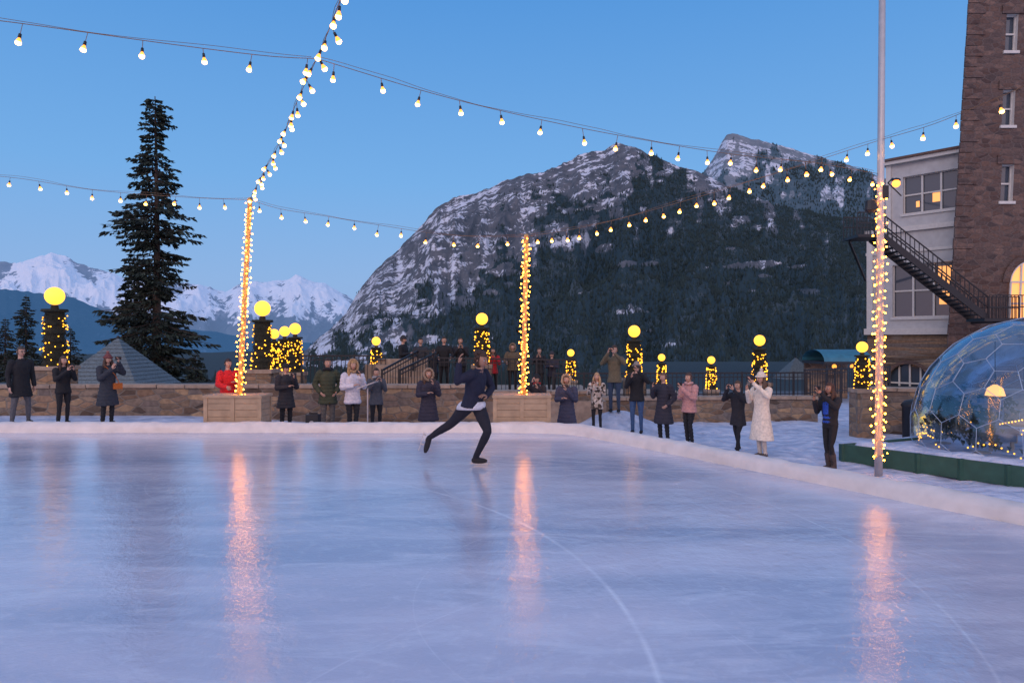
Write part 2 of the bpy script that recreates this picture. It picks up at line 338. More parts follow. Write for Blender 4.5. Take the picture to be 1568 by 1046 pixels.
mp2=N(nt,'ShaderNodeMapping'); mp2.inputs['Scale'].default_value=(1,.8,1); L.new(tc.outputs['Object'],mp2.inputs[0])
hh=mth(nt,'ADD',noise(5,4,mp2.outputs[0],.3,.6),mth(nt,'ADD',mth(nt,'MULTIPLY',noise(17,3),.42),mth(nt,'MULTIPLY',noise(45,2),.22)))
bp=N(nt,'ShaderNodeBump'); bp.inputs['Strength'].default_value=.22; bp.inputs['Distance'].default_value=.03; L.new(hh,bp.inputs['Height']); L.new(bp.outputs[0],b.inputs['Normal'])
M_ice=m
pathc=[(-14,13.45),(.3,13.45),(.8,13.4),(1.15,13.2),(1.45,12.8),(1.75,12.3),(5.1,6.62),(9.9,-1.6)]
mb=MB(); mb.add([(x,y,0) for x,y in pathc]+[(9.9,-9,0),(-14,-9,0)],[tuple(range(10))[::-1]]); mb.build('ice_rink',[M_ice])
# tarp-covered border
pl=[Vector(p) for p in pathc]; pts=[]
for a,b_ in zip(pl[:-1],pl[1:]):
    n=max(1,int((b_-a).length/.04))
    for i in range(n): pts.append(a.lerp(b_,i/n))
PA=np.array([(p.x,p.y) for p in pts]); K=12
for _ in range(60): PA[1:-1]=(PA[:-2]+PA[2:])/2*.5+PA[1:-1]*.5
T=np.gradient(PA,axis=0); T/=np.linalg.norm(T,axis=1)[:,None]; Nn=np.stack([T[:,1],-T[:,0]],1)*-1
ln=np.arange(len(PA))*.04
prof=[(-.02,-.01),(.0,.02),(.02,.09),(.06,.15),(.12,.18),(.20,.19),(.28,.18),(.35,.13),(.39,.02),(.42,-.15),(.44,-.4),(.46,-.7)]
co=[]
for i,(o,z) in enumerate(prof):
    wv=(fbm(ln*1.1,ln*0+i*.25,4,7)-.5); wr=(fbm(ln*5+i*.5,ln*0+i*.30,3,9)-.5); k=min(1,z*8) if z>0 else .6
    off=o+wv*.11*(1 if i<4 else .8)+wr*.035; zz=z+(wv*.05+wr*.045)*k if z>.03 else np.full_like(ln,z)
    co.append(np.stack([PA[:,0]+Nn[:,0]*off,PA[:,1]+Nn[:,1]*off,zz],1))
co=np.stack(co,0).reshape(-1,3)
M_tarp=plain('white_tarp',(.74,.66,.62),.5,4,.12,.5)
npmesh('rink_border',co,gridq(len(prof),len(PA)),[M_tarp],quads=True)
# ------------------------------------------------------------------ stone walls, terrace
def wall(name,x0,y0,x1,y1,z0,z1,th=.4,capw=.5,cap=True):
    e=empty(name,(x0,y0,0)); d=Vector((x1-x0,y1-y0)); Ln=d.length; a=math.atan2(d.y,d.x); e.rotation_euler[2]=a
    m_=MB(); m_.box((Ln/2,0,(z0+z1-.09)/2),(Ln,th,z1-.09-z0)); m_.build('masonry',[M_wall],e)
    if cap:
        m_=MB(); x=0
        while x<Ln-.05:
            l=min(random.uniform(.7,1.2),Ln-x); m_.box((x+l/2,random.uniform(-.01,.01),z1-.045+random.uniform(-.006,.006)),(l-.015,capw,.09)); x+=l
        o=m_.build('coping',[M_cap],e); bv=o.modifiers.new('b','BEVEL'); bv.width=.012; bv.segments=2
    return e
wall('stone_wall',-15,17.6,-.8,17.6,-.75,.69)
wall('stone_wall',-.8,18.3,2.1,18.5,-.75,.47)
wall('stone_wall',2.1,19.6,8.9,20.1,-.9,.19)
wall('stone_wall',9.0,17.6,12.6,16.6,-.9,.62,.5,.6)
mb=MB(); mb.box((-6.2,21.4,-.35),(17.4,6.6,1.1)); mb.box((3.0,21.9,-.35),(5.0,3.4,.96)); mb.build('terrace_paving',[M_cap])
def railing(name,pts,z,h=.95,gap=.13):
    m_=MB(); pts=[Vector(p) for p in pts]
    for a,b_ in zip(pts[:-1],pts[1:]):
        for hh_,t in((h,.045),(h-.12,.025),(.1,.03)):
            m_.beam((a.x,a.y,a.z+hh_),(b_.x,b_.y,b_.z+hh_),t,t)
        n=int((b_-a).length/gap)
        for i in range(n+1):
            p=a.lerp(b_,i/max(1,n)); t=.05 if i%12==0 else .018
            m_.box((p.x,p.y,p.z+(h-.02)/2+(.03 if t>.04 else 0)),(t,t,h-.02+(.06 if t>.04 else 0)))
    return m_.build(name,[M_iron])
railing('iron_railing',[(sx(462,20.5),20.5,.2),(sx(590,20.5),20.5,.2)],0,1.15)
railing('iron_railing',[(sx(660,20.2),20.2,.2),(1.9,20.2,.13)],0,1.1)
railing('iron_railing',[(1.2,19.95,.13),(2.1,19.9,.13),(8.9,20.35,.13)],0,.72)
railing('iron_railing',[(9.0,21.0,.1),(13,23.5,.1)],0,.8)
# terrace steps with side rails
e=empty('stone_steps',(0,0,0)); m_=MB()
for i in range(7): m_.box((sx(608,19.6),19.0+i*.28,.15+i*.085),(1.5,.28,.17*(i+1)))
m_.box((sx(600,20.8),21.1,.55),(1.7,.35,1.05)); m_.build('treads',[M_cap],e)
o=railing('iron_railing',[(sx(585,18.6),18.6,.1),(sx(640,20.3),20.3,.6),(sx(665,20.3),20.3,.6)],0,.9); 
o=railing('iron_railing',[(sx(612,18.6),18.6,.1),(sx(668,20.1),20.1,.55)],0,.9)
# ------------------------------------------------------------------ column lamps
M_gar=plain('garland',(.018,.020,.012),.9,25,.5,.9)
def column_lamp(gx,gy,d,r,zb=None):
    c=survey(gx,gy,d); h=r*7.2; rp=r*1.12; e=empty('globe_column_lamp',(c.x,d,c.z)); m_=MB()
    top=-r*1.02; R=[(0,0,top,.35*r,.35*r),(0,0,top-.12*h/2,.42*r,.42*r),(0,0,top-.13*h/2,1.15*rp,1.15*rp),(0,0,top-.2*h/2,1.22*rp,1.22*rp),(0,0,top-.24*h/2,.85*rp,.85*rp)]
    n=26
    for i in range(n+1):
        t=i/n; rad=rp*(.86+.22*t)*(1+.07*math.sin(t*43)+random.uniform(-.05,.05)); R.append((random.uniform(-.02,.02)*r,random.uniform(-.02,.02)*r,top-.14*h-t*.86*h,rad,rad))
    R=R[::-1]; m_.rings(R,0,20)
    for k in range(500):      # evergreen sprigs
        t=random.random(); th=random.uniform(0,6.283); rad=rp*(.90+.22*t); z=top-.15*h-t*.84*h; q=Vector((rad*math.cos(th),rad*math.sin(th),z)); s_=r*.28
        m_.add([q,q+Vector((math.cos(th)*s_*.7+random.uniform(-.3,.3)*s_,math.sin(th)*s_*.7+random.uniform(-.3,.3)*s_,random.uniform(-s_,s_))),q+Vector((random.uniform(-.4,.4)*s_,random.uniform(-.4,.4)*s_,random.uniform(-.5,.5)*s_))],[(0,1,2)],0)
    m_.build('garlanded_column',[M_gar],e)
    m_=MB(); m_.ball((0,0,0),r,0,20,12); m_.build('globe',[M_globe],e,True)
    m_=MB(); nn=95
    for i in range(nn):
        t=random.random(); th=random.uniform(0,6.283); rad=rp*(.92+.22*t)*random.uniform(1.05,1.18); z=top-.15*h-t*.83*h
        m_.ball((rad*math.cos(th),rad*math.sin(th),z),.017*(d/18),0,5,3)
    m_.build('fairy_lights',[M_fairy2],e)
    zb_=top-h; g=float(gz(c.x,d)) if d<25 else -3
    m_=MB(); m_.box((0,0,(zb_+g-c.z-.1)/2),(rp*2.9,rp*2.9,abs(zb_-(g-c.z-.1)))); m_.build('pedestal',[M_wall],e)
    m_=MB(); m_.box((0,0,zb_+.03),(rp*3.2,rp*3.2,.1)); m_.build('pedestal_cap',[M_cap],e)
for a in [(84,453,18.1,.235),(402,472,18.1,.205),(420,511,24,.17),(436,507,23,.17),(452,503,22,.18),(738,488,20.9,.18),(971,507,20.6,.18),(1163,521,20.8,.165),(576,522,24,.15),(874,540,29,.15),(1013,547,29,.15),(1089,551,29,.16),(1320,531,17,.135)]:
    column_lamp(*a)
# ------------------------------------------------------------------ light poles and strings
M_wood=plain('wood_pole',(.50,.32,.13),.6,10,.25,.2); M_metal=plain('galvanised_pole',(.50,.47,.47),.4,10,.1,.05,.3)
PL=survey(383,306,14.6); PC=survey(806,362,14.6); PR=Vector((6.28,11.7,0))
def wrapped_pole(name,base,top,r0,r1,mat,wrap0,wrap1,turns,nb,br=.016):
    e=empty(name); base=Vector(base);top=Vector(top); m_=MB(); m_.tube([base,base.lerp(top,.5),top],[r0,(r0+r1)/2,r1],0,16); m_.ball(top,r1*1.3,0,10,6); m_.build('pole',[mat],e,True)
    m_=MB(); wire=[]
    for i in range(nb):
        t=i/nb; q=base.lerp(top,wrap0+(wrap1-wrap0)*t); th=t*turns*2*math.pi+.5*math.sin(i*.7); r=(r0+(r1-r0)*t)+.012
        o=Vector((math.cos(th)*r,math.sin(th)*r,0)); wire.append(q+o); o2=o*(1+random.uniform(.05,.8))
        m_.ball(q+o2+Vector((0,0,random.uniform(-.02,.02))),br*random.uniform(.75,1.2),0,5,3)
    m_.build('fairy_lights',[M_fairy],e); m_=MB(); m_.tube(wire,.005,0,4); m_.build('wire',[M_cord],e); return e
BL=survey(364,606,14.15); BL.z=.0; BC=survey(800,612,14.15); BC.z=.0
wrapped_pole('wooden_light_pole',BL,PL,.055,.045,M_wood,.12,.99,36,165,.015)
wrapped_pole('wooden_light_pole',BC,PC,.05,.045,M_wood,.14,.99,30,140,.0145)
g=float(gz(6.28,11.7))
wrapped_pole('metal_light_pole',(6.28,11.7,g-.05),(6.36,11.7,9.6),.065,.05,M_metal,.03,.50,34,150,.0155)
e=empty('pole_floodlight',(6.28,11.7,4.1)); m_=MB(); m_.tube([(0,0,0),(-.14,-.05,.03)],.015); m_.rings([(-.16,-.06,.12,.02,.02),(-.16,-.06,.10,.09,.07),(-.16,-.06,-.06,.11,.08),(-.16,-.06,-.10,.05,.04)],0,10); m_.box((.09,-.02,.25),(.1,.1,.22)); m_.build('housing',[M_iron],e)
def catmull(P,step=.05):
    P=[Vector(p) for p in P]; P=[P[0]*2-P[1]]+P+[P[-1]*2-P[-2]]; out=[]
    for i in range(1,len(P)-2):
        n=max(2,int((P[i+1]-P[i]).length/step))
        for k in range(n):
            t=k/n; a,b_,c_,d_=P[i-1:i+3]
            out.append(.5*((2*b_)+(c_-a)*t+(2*a-5*b_+4*c_-d_)*t*t+(3*b_-a-3*c_+d_)*t**3))
    out.append(P[-2]); return out
def light_string(P,gap,br=.034,drop=.09,start=.2,swing=.25):
    e=empty('string_lights'); C=catmull(P); m_=MB(); m_.tube(C[::4]+[C[-1]],.0045,0,5)
    tw=[p+Vector((.012*math.sin(i*1.3),.01,.03+.02*math.sin(i*.35))) for i,p in enumerate(C[::3])]; m_.tube(tw,.003,0,4)
    s=start; acc=0; bl=MB(); so_=MB()
    for a,b_ in zip(C[:-1],C[1:]):
        acc+=(b_-a).length
        if acc>=s:
            s+=gap*random.uniform(.85,1.15); dr=drop*random.uniform(.6,1.3); sw=Vector((random.uniform(-1,1)*swing,random.uniform(-1,1)*swing,-1)).normalized(); q=b_+sw*dr
            m_.tube([b_,q],.004,0,4); so_.tube([q,q+sw*.045],[.014,.017],0,8)
            up=-sw; l=up.orthogonal().normalized(); l2=up.cross(l); o_=q+sw*.045; T=lambda p:o_+l*p.x+l2*p.y+up*p.z
            H=br*2.6
            bl.rings([(0,0,-.55*H,.86*br,.86*br),(0,0,-.3*H,.74*br,.74*br),(0,0,-.1*H,.46*br,.46*br),(0,0,0,.4*br,.4*br)],1,9,T)
            bl.rings([(0,0,-1.0*H,.15*br,.15*br),(0,0,-.95*H,.55*br,.55*br),(0,0,-.8*H,.95*br,.95*br),(0,0,-.54*H,.93*br,.93*br)],0,9,T)
    m_.build('cable',[M_cord],e); so_.build('sockets',[M_iron],e,True); bl.build('bulbs',[M_bulb,M_bulbo],e,True); return e
PRl=survey(1345,266,11.7); PRu=survey(1349,214,11.7)
light_string([survey(-260,5,6.4),survey(0,32,7.0),survey(255,67,7.5),survey(410,86,7.85),survey(485,90,8.0)],.56,.030)
light_string([survey(485,90,8.0),survey(680,148,8.6),survey(845,187,9.2),survey(985,214,9.75),survey(1120,236,10.4),survey(1250,250,11.1),PRl],.54,.030)
light_string([PL,survey(405,262,12.6),survey(430,215,11),survey(455,155,9.4),survey(485,90,8.0),survey(503,48,7.35),survey(523,-5,6.6),survey(560,-90,5.8)],.27,.032,.06,.1,.6)
light_string([survey(-200,262,14.8),survey(0,270,14.8),survey(145,291,14.7),survey(285,302,14.6),PL],.58,.034)
light_string([PL,survey(430,320,14.6),survey(500,331,14.6),survey(565,342,14.6),survey(690,360,14.6),PC],.53,.034)
light_string([PC,survey(870,352,14.2),survey(945,336,13.8),survey(1057,305,13.1),survey(1150,277,12.6),survey(1225,254,12.2),PRu],.33,.034)
light_string([PRu,survey(1418,194,10.8),survey(1475,172,10.2),survey(1568,132,9.4),survey(1660,80,8.8)],.62,.034)
# planters at pole feet
M_pl=plain('planter_board',(.42,.30,.20),.7,5,.2,.3)
def planter(cx,y):
    e=empty('wooden_planter_box',(cx,y,-.45)); m_=MB(); W,D,H=1.16,.55,1.12
    for i in range(8): m_.box((0,-D/2,.10+i*.135),(W-.04,.03,.128))
    for i in range(8): m_.box((W/2-.02,0,.10+i*.135),(.03,D-.06,.128)); m_.box((-W/2+.02,0,.10+i*.135),(.03,D-.06,.128))
    m_.box((0,D/2,H/2),(W-.04,.03,H-.1))
    for sx_ in(-1,0,1):
        for sy in(-1,1): m_.box((sx_*(W/2-.03),sy*(D/2+.012),H/2),(.08,.04,H-.02))
    m_.box((0,0,H+.0),(W+.05,D+.1,.05)); m_.box((0,0,.03),(W,D,.05)); m_.build('boards',[M_pl],e)
planter(sx(362,14.15),14.25); planter(sx(799,14.15),14.25)
# ------------------------------------------------------------------ conifers
M_n1=plain('needles_dark',(.014,.024,.020),.9,3,.4,0); M_n2=plain('needles_light',(.035,.052,.036),.9,3,.4,0); M_bark=plain('bark',(.07,.05,.04),.95,8,.3,.6)
def conifer(name,X,Y,z0,H,R,seed,nwh=64,dens=1.0,lean=0,pw=.72):
    rg=random.Random(seed); e=empty(name,(X,Y,z0)); m_=MB(); tr=[(lean*math.sin(t*3)*.3,0,H*t) for t in [i/12 for i in range(13)]]
    m_.tube(tr,[H*.017*(1-t/12.5)+.01 for t in range(13)],0,9)
    fv=[];ff=[];fm=[]
    def twig(p,d,L_,w_,mi):
        d=d.normalized(); l=d.cross(Vector((rg.uniform(-1,1),rg.uniform(-1,1),rg.uniform(-.3,1)))).normalized()
        o=len(fv); 
        fv.extend([p-l*w_*.3,p+d*L_*.45-l*w_,p+d*L_,p+d*L_*.45+l*w_,p+l*w_*.3]); ff.append((o,o+1,o+2,o+3,o+4)); fm.append(mi)
    for i in range(nwh):
        t=.06+.94*(i/nwh); zc=H*t; rad=R*((1-t)**pw)*(.80+.20*math.sin(t*17+seed)+.18*math.sin(t*41)); rad=max(rad,.12)
        for k in range(rg.randint(5,8)):
            th=rg.uniform(0,2*math.pi); Lb=rad*rg.uniform(.45,1.15)*(1.0 if rg.random()>.12 else 1.3); out=Vector((math.cos(th),math.sin(th),0)); dz=rg.uniform(.15,.5)
            pts=[]
            for j in range(6):
                s=j/5; pts.append(Vector((0,0,zc))+out*Lb*s+Vector((0,0,-dz*Lb*(s*1.1-.45*s*s))))
            if Lb>.5: m_.tube([pts[0],pts[2],pts[5]],[.03,.02,.008],0,4,False)
            nt_=int(Lb*15*dens)+5
            for q in range(nt_):
                s=rg.uniform(.12,1)**.8; a=pts[int(s*4.99)]; b2=pts[min(5,int(s*4.99)+1)]; p=a.lerp(b2,(s*5)%1)
                sd=Vector((-out.y,out.x,0))*rg.choice((-1,1)); spread=.45*Lb*(1-s*.75)*rg.uniform(0,1)
                p=p+sd*spread*.7+Vector((0,0,-.22*spread))
                d=out*rg.uniform(.3,1)+sd*rg.uniform(.0,.9)+Vector((0,0,rg.uniform(-.9,.12)))
                twig(p,d,rg.uniform(.18,.42)*(.6+.5*(1-t)),rg.uniform(.035,.08),0 if rg.random()<.62 else 1)
    m_.build('trunk_and_limbs',[M_bark],e); n_=MB(); n_.v=[tuple(v) for v in fv]; n_.f=ff; n_.m=fm; n_.build('needles',[M_n1,M_n2],e)
conifer('spruce_tree',sx(237,35),35,-3,17.3,3.1,3,80,1.4,.4,.47)
conifer('spruce_tree',sx(205,36.5),36.5,-3,9.6,2.2,9,44,1.1,.2,.6)
conifer('spruce_tree',sx(40,60),60,-3,8.8,2.6,14,38,.9)
conifer('spruce_tree',sx(8,66),66,-3,7.0,2.6,15,32,.9)
conifer('spruce_tree',sx(108,70),70,-4,7.2,2.6,16,30,.8)
conifer('spruce_tree',sx(300,45),45,-4,5.0,2.6,17,30,.9)
n=2600; P=np.stack([RNG.uniform(-300,420,n),RNG.uniform(150,760,n),np.zeros(n)],1); P[:,2]=gz(P[:,0],P[:,1])-2
h=RNG.uniform(12,30,n)+np.where(P[:,1]>250,12,0); cones('valley_forest',P,h,h*.17,M_tree1,7)
# ------------------------------------------------------------------ pyramid roofs beyond the terrace
def pyramid_roof(name,cx,y,za,half,hgt,zf):
    e=empty(name,(cx,y,0)); m_=MB(); n=14
    for i in range(n):
        a=i/n;b2=(i+1)/n; ra=half*a+.0;rb=half*b2+.03; z1=za-hgt*a; z2=za-hgt*b2
        vs=[(sx_*ra,sy*ra,z1) for sx_,sy in((-1,-1),(1,-1),(1,1),(-1,1))]+[(sx_*rb,sy*rb,z2) for sx_,sy in((-1,-1),(1,-1),(1,1),(-1,1))]
        m_.add(vs,[(k,k+4,(k+1)%4+4,(k+1)%4) for k in range(4)])
    m_.build('shingles',[M_roofg],e); m_=MB(); m_.box((0,0,(zf+za-hgt)/2),(half*1.8,half*1.8,za-hgt-zf)); m_.build('walls',[M_wall],e); m_=MB(); m_.ball((0,0,za+.03),.06); m_.build('finial',[M_iron],e)
pyramid_roof('pavilion_roof_house',sx(181,27),27,sz(517,27),sx(853,27),2.0,-6)
pyramid_roof('small_pavilion',sx(1218,42),42,sz(547,42),1.0,1.3,-3)
# ------------------------------------------------------------------ hotel buildings
def facade(mb,mp_,u0,u1,z0,z1,ops,mi=0,rev=.25,gl=1,fr=2,bars=(2,2),warm=None):
    us=sorted({u0,u1}|{o[0] for o in ops}|{o[1] for o in ops}); zs=sorted({z0,z1}|{o[2] for o in ops}|{o[3] for o in ops})
    for a,b_ in zip(us[:-1],us[1:]):
        for c_,d_ in zip(zs[:-1],zs[1:]):
            if any(o[0]<=a and b_<=o[1] and o[2]<=c_ and d_<=o[3] for o in ops): continue
            nz=max(1,int((d_-c_)/2))
            for q in range(nz):
                e0=c_+(d_-c_)*q/nz;e1=c_+(d_-c_)*(q+1)/nz
                mb.add([mp_(a,e0,0),mp_(b_,e0,0),mp_(b_,e1,0),mp_(a,e1,0)],[(0,1,2,3)],mi)
    def bx(ua,ub,za,zb_,d0,d1,m2):
        vs=[mp_(u,z,d_) for d_ in(d0,d1) for z in(za,zb_) for u in(ua,ub)]
        mb.add(vs,[(0,1,3,2),(4,6,7,5),(0,4,5,1),(2,3,7,6),(0,2,6,4),(1,5,7,3)],m2)
    for k,o in enumerate(ops):
        a,b_,c_,d_=o[:4]; nb,nh=o[4] if len(o)>4 else bars
        mb.add([mp_(a,c_,0),mp_(b_,c_,0),mp_(b_,d_,0),mp_(a,d_,0),mp_(a,c_,rev),mp_(b_,c_,rev),mp_(b_,d_,rev),mp_(a,d_,rev)],[(0,1,5,4),(1,2,6,5),(2,3,7,6),(3,0,4,7)],fr)
        for i in range(nb):
            ua=a+(b_-a)*i/nb;ub=a+(b_-a)*(i+1)/nb; g_=gl
            if len(o)>5 and i in o[5]: g_=3
            mb.add([mp_(ua,c_,rev-.02),mp_(ub,c_,rev-.02),mp_(ub,d_,rev-.02),mp_(ua,d_,rev-.02)],[(0,1,2,3)],g_)
        for i in range(nb+1):
            u=a+(b_-a)*i/nb; t=.045; bx(max(a,u-t),min(b_,u+t),c_,d_,rev-.12,rev-.04,fr)
        for i in range(nh+1):
            z=c_+(d_-c_)*(i/nh); t=.04; bx(a,b_,max(c_,z-t),min(d_,z+t),rev-.10,rev-.05,fr)
        bx(a-.1,b_+.1,c_-.14,c_-.01,-.08,.02,fr)
    return bx
mats_h=[M_white,M_glass,M_trim,M_warmwin,M_wall,M_roofg,M_iron,M_tower]
hotel=empty('hotel_wing'); A=Vector((19.0,36.5)); Bv=Vector((22.4,32.6)); dr=(Bv-A).normalized(); nr=Vector((dr.y,-dr.x))  # outward
if nr.y>0: nr=-nr
Lh=(Bv-A).length
def mph(u,z,d_): p=A+dr*u-nr*d_; return (p.x,p.y,z)
mb=MB()
bx=facade(mb,mph,0,Lh,2.4,7.4,[(1.25,4.05,3.0,5.7,(3,2))])
bx=facade(mb,mph,.95,Lh,7.6,10.9,[(1.75,4.3,8.3,10.2,(3,2))])
bx(-.06,Lh,7.38,7.62,-.16,.3,2); bx(-.06,Lh,6.3,6.45,-.07,-.003,2); bx(-.1,Lh,2.1,2.42,-.2,.3,2)
bx(.8,Lh+.1,10.9,11.08,-.3,.5,2); bx(.75,Lh+.1,11.083,11.2,-.4,.5,7); bx(0,.3,2.42,7.38,-.10,-.003,2); bx(.95,1.2,7.62,10.9,-.10,-.003,2)
# glowing patches added on the panes, painting a warm reflection and window light
for (ua,ub,za,zb2) in((3.05,3.45,8.75,9.2),(3.35,3.9,3.6,4.25),(3.3,3.95,4.6,5.5),(2.3,2.45,8.6,8.9)): bx(ua,ub,za,zb2,.19,.225,3)
def quad(p,mi): mb.add(p,[(0,1,2,3)],mi)
bk=Vector((9,5))
quad([(A.x,A.y,-1),(A.x,A.y,7.5),(A.x+bk.x,A.y+bk.y,7.5),(A.x+bk.x,A.y+bk.y,-1)],0)
q0=A+dr*.95
quad([(q0.x,q0.y,7.5),(q0.x,q0.y,10.95),(q0.x+bk.x,q0.y+bk.y,10.95),(q0.x+bk.x,q0.y+bk.y,7.5)],0)
quad([(A.x,A.y,7.5),(Bv.x,Bv.y,7.5),(Bv.x+bk.x,Bv.y+bk.y,7.5),(A.x+bk.x,A.y+bk.y,7.5)],7)
quad([(q0.x,q0.y,10.95),(Bv.x,Bv.y,10.95),(Bv.x+bk.x,Bv.y+bk.y,10.95),(q0.x+bk.x,q0.y+bk.y,10.95)],7)
# arched stone ground floor
def arch_wall(u0,u1,z0,z1,uc,r,zs):
    n=16; pts=[(uc+r*math.cos(math.pi*i/n),zs+r*math.sin(math.pi*i/n)) for i in range(n+1)]
    for i in range(n):
        (ua,za),(ub,zb_)=pts[i],pts[i+1]
        mb.add([mph(ua,za,0),mph(ub,zb_,0),mph(ub,z1,0),mph(ua,z1,0)],[(0,1,2,3)],4)
        mb.add([mph(ua,za,0),mph(ub,zb_,0),mph(ub,zb_,.35),mph(ua,za,.35)],[(0,1,2,3)],4)
        f=1.18; q=lambda u,z:(uc+(u-uc)*f,zs+(z-zs)*f)
        a2=q(ua,za);b2=q(ub,zb_); mb.add([mph(ua,za,-.06),mph(ub,zb_,-.06),mph(*b2,-.06),mph(*a2,-.06)],[(0,1,2,3)],7)
        mb.add([mph(uc,zs,.3),mph(ua,za,.3),mph(ub,zb_,.3)],[(0,1,2)],1)
    mb.add([mph(u0,z0,0),mph(uc-r,z0,0),mph(uc-r,z1,0),mph(u0,z1,0)],[(0,1,2,3)],4); mb.add([mph(uc+r,z0,0),mph(u1,z0,0),mph(u1,z1,0),mph(uc+r,z1,0)],[(0,1,2,3)],4)
    mb.add([mph(uc-r,z0,.3),mph(uc+r,z0,.3),mph(uc+r,zs,.3),mph(uc-r,zs,.3)],[(0,1,2,3)],1)
    for i in(-1,0,1): bx(uc+i*r*.5-.04,uc+i*r*.5+.04,z0,zs+r*math.cos(math.asin(abs(i)*.5)),.2,.28,2)
    bx(uc-r,uc+r,zs-.04,zs+.04,.19,.27,2)
arch_wall(0,Lh,-2,2.1,2.0,1.0,-.4)
mb.build('facade',mats_h,hotel)
# tower
tower=empty('stone_tower'); mb=MB(); TX0,TX1,TY=20.45,33.0,32.0
def mpt(u,z,d_):
    x=TX0+u; k=.062*(z-1.8)*(1-u/(TX1-TX0)); return (x+k,TY+d_,z)
def tw(px,w_,z0,z1): c_=sx(px,TY)-TX0; return (c_-w_/2,c_+w_/2,z0,z1,(1,2))
bx=facade(mb,mpt,0,TX1-TX0,-2,19.5,[tw(1512+13,.6,sz(78,TY),sz(22,TY)),tw(1512+14,.6,sz(192,TY),sz(138,TY)),tw(1512+18,.6,sz(308,TY),sz(252,TY))],mi=0,rev=.3)
for (py0,py1,px) in((78,22,1525),(192,138,1526),(308,252,1530)):
    c_=sx(px,TY)-TX0; bx(c_-.55,c_+.55,sz(py1,TY)+.02,sz(py1,TY)+.42,-.06,.02,0)
for i in range(43):      # quoins with a slightly ragged rake
    z=-1.9+i*.5; w_=.55 if i%2 else .85
    bx(-.03-random.uniform(0,.04),w_,z,z+.47,-.04-random.uniform(0,.03),.02,0)
quad([mpt(0,-2,0),mpt(0,19.5,0),(TX0+9.1,TY+9,19.5),(TX0+8,TY+9,-2)],0)
quad([mpt(0,19.5,0),mpt(12.5,19.5,0),(TX1+8,TY+9,19.5),(TX0+9.1,TY+9,19.5)],0)
# arched lit window in projecting bay
n=18; uc=sx(1572,TY)-TX0; r=.95; zs=sz(432,TY)
for i in range(n):
    t0=math.pi*i/n;t1=math.pi*(i+1)/n
    for (ra,rb,dp,mi) in((0,r,-.03,3),(r,r+.38,-.10,0),(r-.0,r+.06,-.14,2)):
        P4=[mpt(uc+ra*math.cos(t0),zs+ra*math.sin(t0),dp),mpt(uc+rb*math.cos(t0),zs+rb*math.sin(t0),dp),mpt(uc+rb*math.cos(t1),zs+rb*math.sin(t1),dp),mpt(uc+ra*math.cos(t1),zs+ra*math.sin(t1),dp)]
        if ra==0: mb.add([P4[0],P4[1],P4[2]],[(0,1,2)],mi)
        else: mb.add(P4,[(0,1,2,3)],mi)
bx(uc-r,uc+r,zs-2.0,zs,-.03,.0,3)
for i in(-1,-.5,0,.5,1): bx(uc+i*r-.04,uc+i*r+.04,zs-2.0,zs+(r*math.cos(math.asin(abs(i))) if abs(i)<1 else 0),-.12,-.05,2)
for z in(zs,zs-1): bx(uc-r,uc+r,z-.04,z+.04,-.125,-.055,2)
mb.build('tower_walls',[M_tower,M_glass,M_trim,M_warmwin],tower)
# fire escape
fe=MB(); FY=30.0
p0=Vector((sx(1342,FY),FY,sz(364,FY))); p1=Vector((sx(1500,FY),FY,sz(488,FY)))
for yy in(-.5,.5): fe.beam(p0+Vector((0,yy,0)),p1+Vector((0,yy,0)),.06,.28)
for i in range(22): q=p0.lerp(p1,i/22); fe.box((q.x,q.y,q.z+.02),(.26,1,.04))
for yy in(-.5,.5):
    for hh_ in(.95,.5): fe.beam(p0+Vector((0,yy,hh_)),p1+Vector((0,yy,hh_)),.045,.045)
    for i in range(24): q=p0.lerp(p1,i/23); fe.box((q.x,q.y+yy,q.z+.48),(.028,.028,.95))
pl0=Vector((sx(1302,FY),FY,p0.z)); fe.box(((pl0.x+p0.x)/2,FY,p0.z),(p0.x-pl0.x,1.3,.12))
for yy in(-.62,.62):
    for hh_ in(1.0,.55): fe.beam((pl0.x,FY+yy,p0.z+hh_),(p0.x,FY+yy,p0.z+hh_),.045,.045)
    for i in range(9): fe.box((pl0.x+(p0.x-pl0.x)*i/8,FY+yy,p0.z+.5),(.03,.03,1.0))
fe.box(((p1.x+1.0),FY,p1.z-.05),(2.4,1.2,.14))
for yy in(-.6,.6):
    for hh_ in(1.0,.5): fe.beam((p1.x,FY+yy,p1.z+hh_),(p1.x+2.2,FY+yy,p1.z+hh_),.045,.045)
    for i in range(15): fe.box((p1.x+2.2*i/14,FY+yy,p1.z+.5),(.028,.028,1.0))
fe.beam((pl0.x+.2,FY+.5,p0.z-.1),(p0.x+2.2,FY+5.2,p0.z-1.4),.08,.12); fe.beam((p0.x,FY,p0.z-.1),(p0.x+2.6,FY+4.5,p0.z-.1),.1,.14); fe.beam((p1.x+1,FY,p1.z-.1),(p1.x+1,FY+2,p1.z-.1),.1,.14)
for xx in(p1.x+.4,p1.x+2): fe.box((xx,FY,(p1.z-1)/2-.3),(.1,.1,p1.z+.9))
fe.build('fire_escape_stair',[M_iron])
e=empty('wall_lamp',survey(1372,281,30.5)); m_=MB(); m_.ball((0,0,0),.17,1,14,10); m_.tube([(0,0,.17),(0,.3,.3),(.3,1.2,.3),(2.5,4.0,.3)],.03,0); m_.rings([(0,0,.14,.19,.19),(0,0,.2,.16,.16),(0,0,.25,.04,.04)],0,12); m_.build('lantern',[M_iron,emis('lamp_orange',(1,.28,.04),4)],e,True)
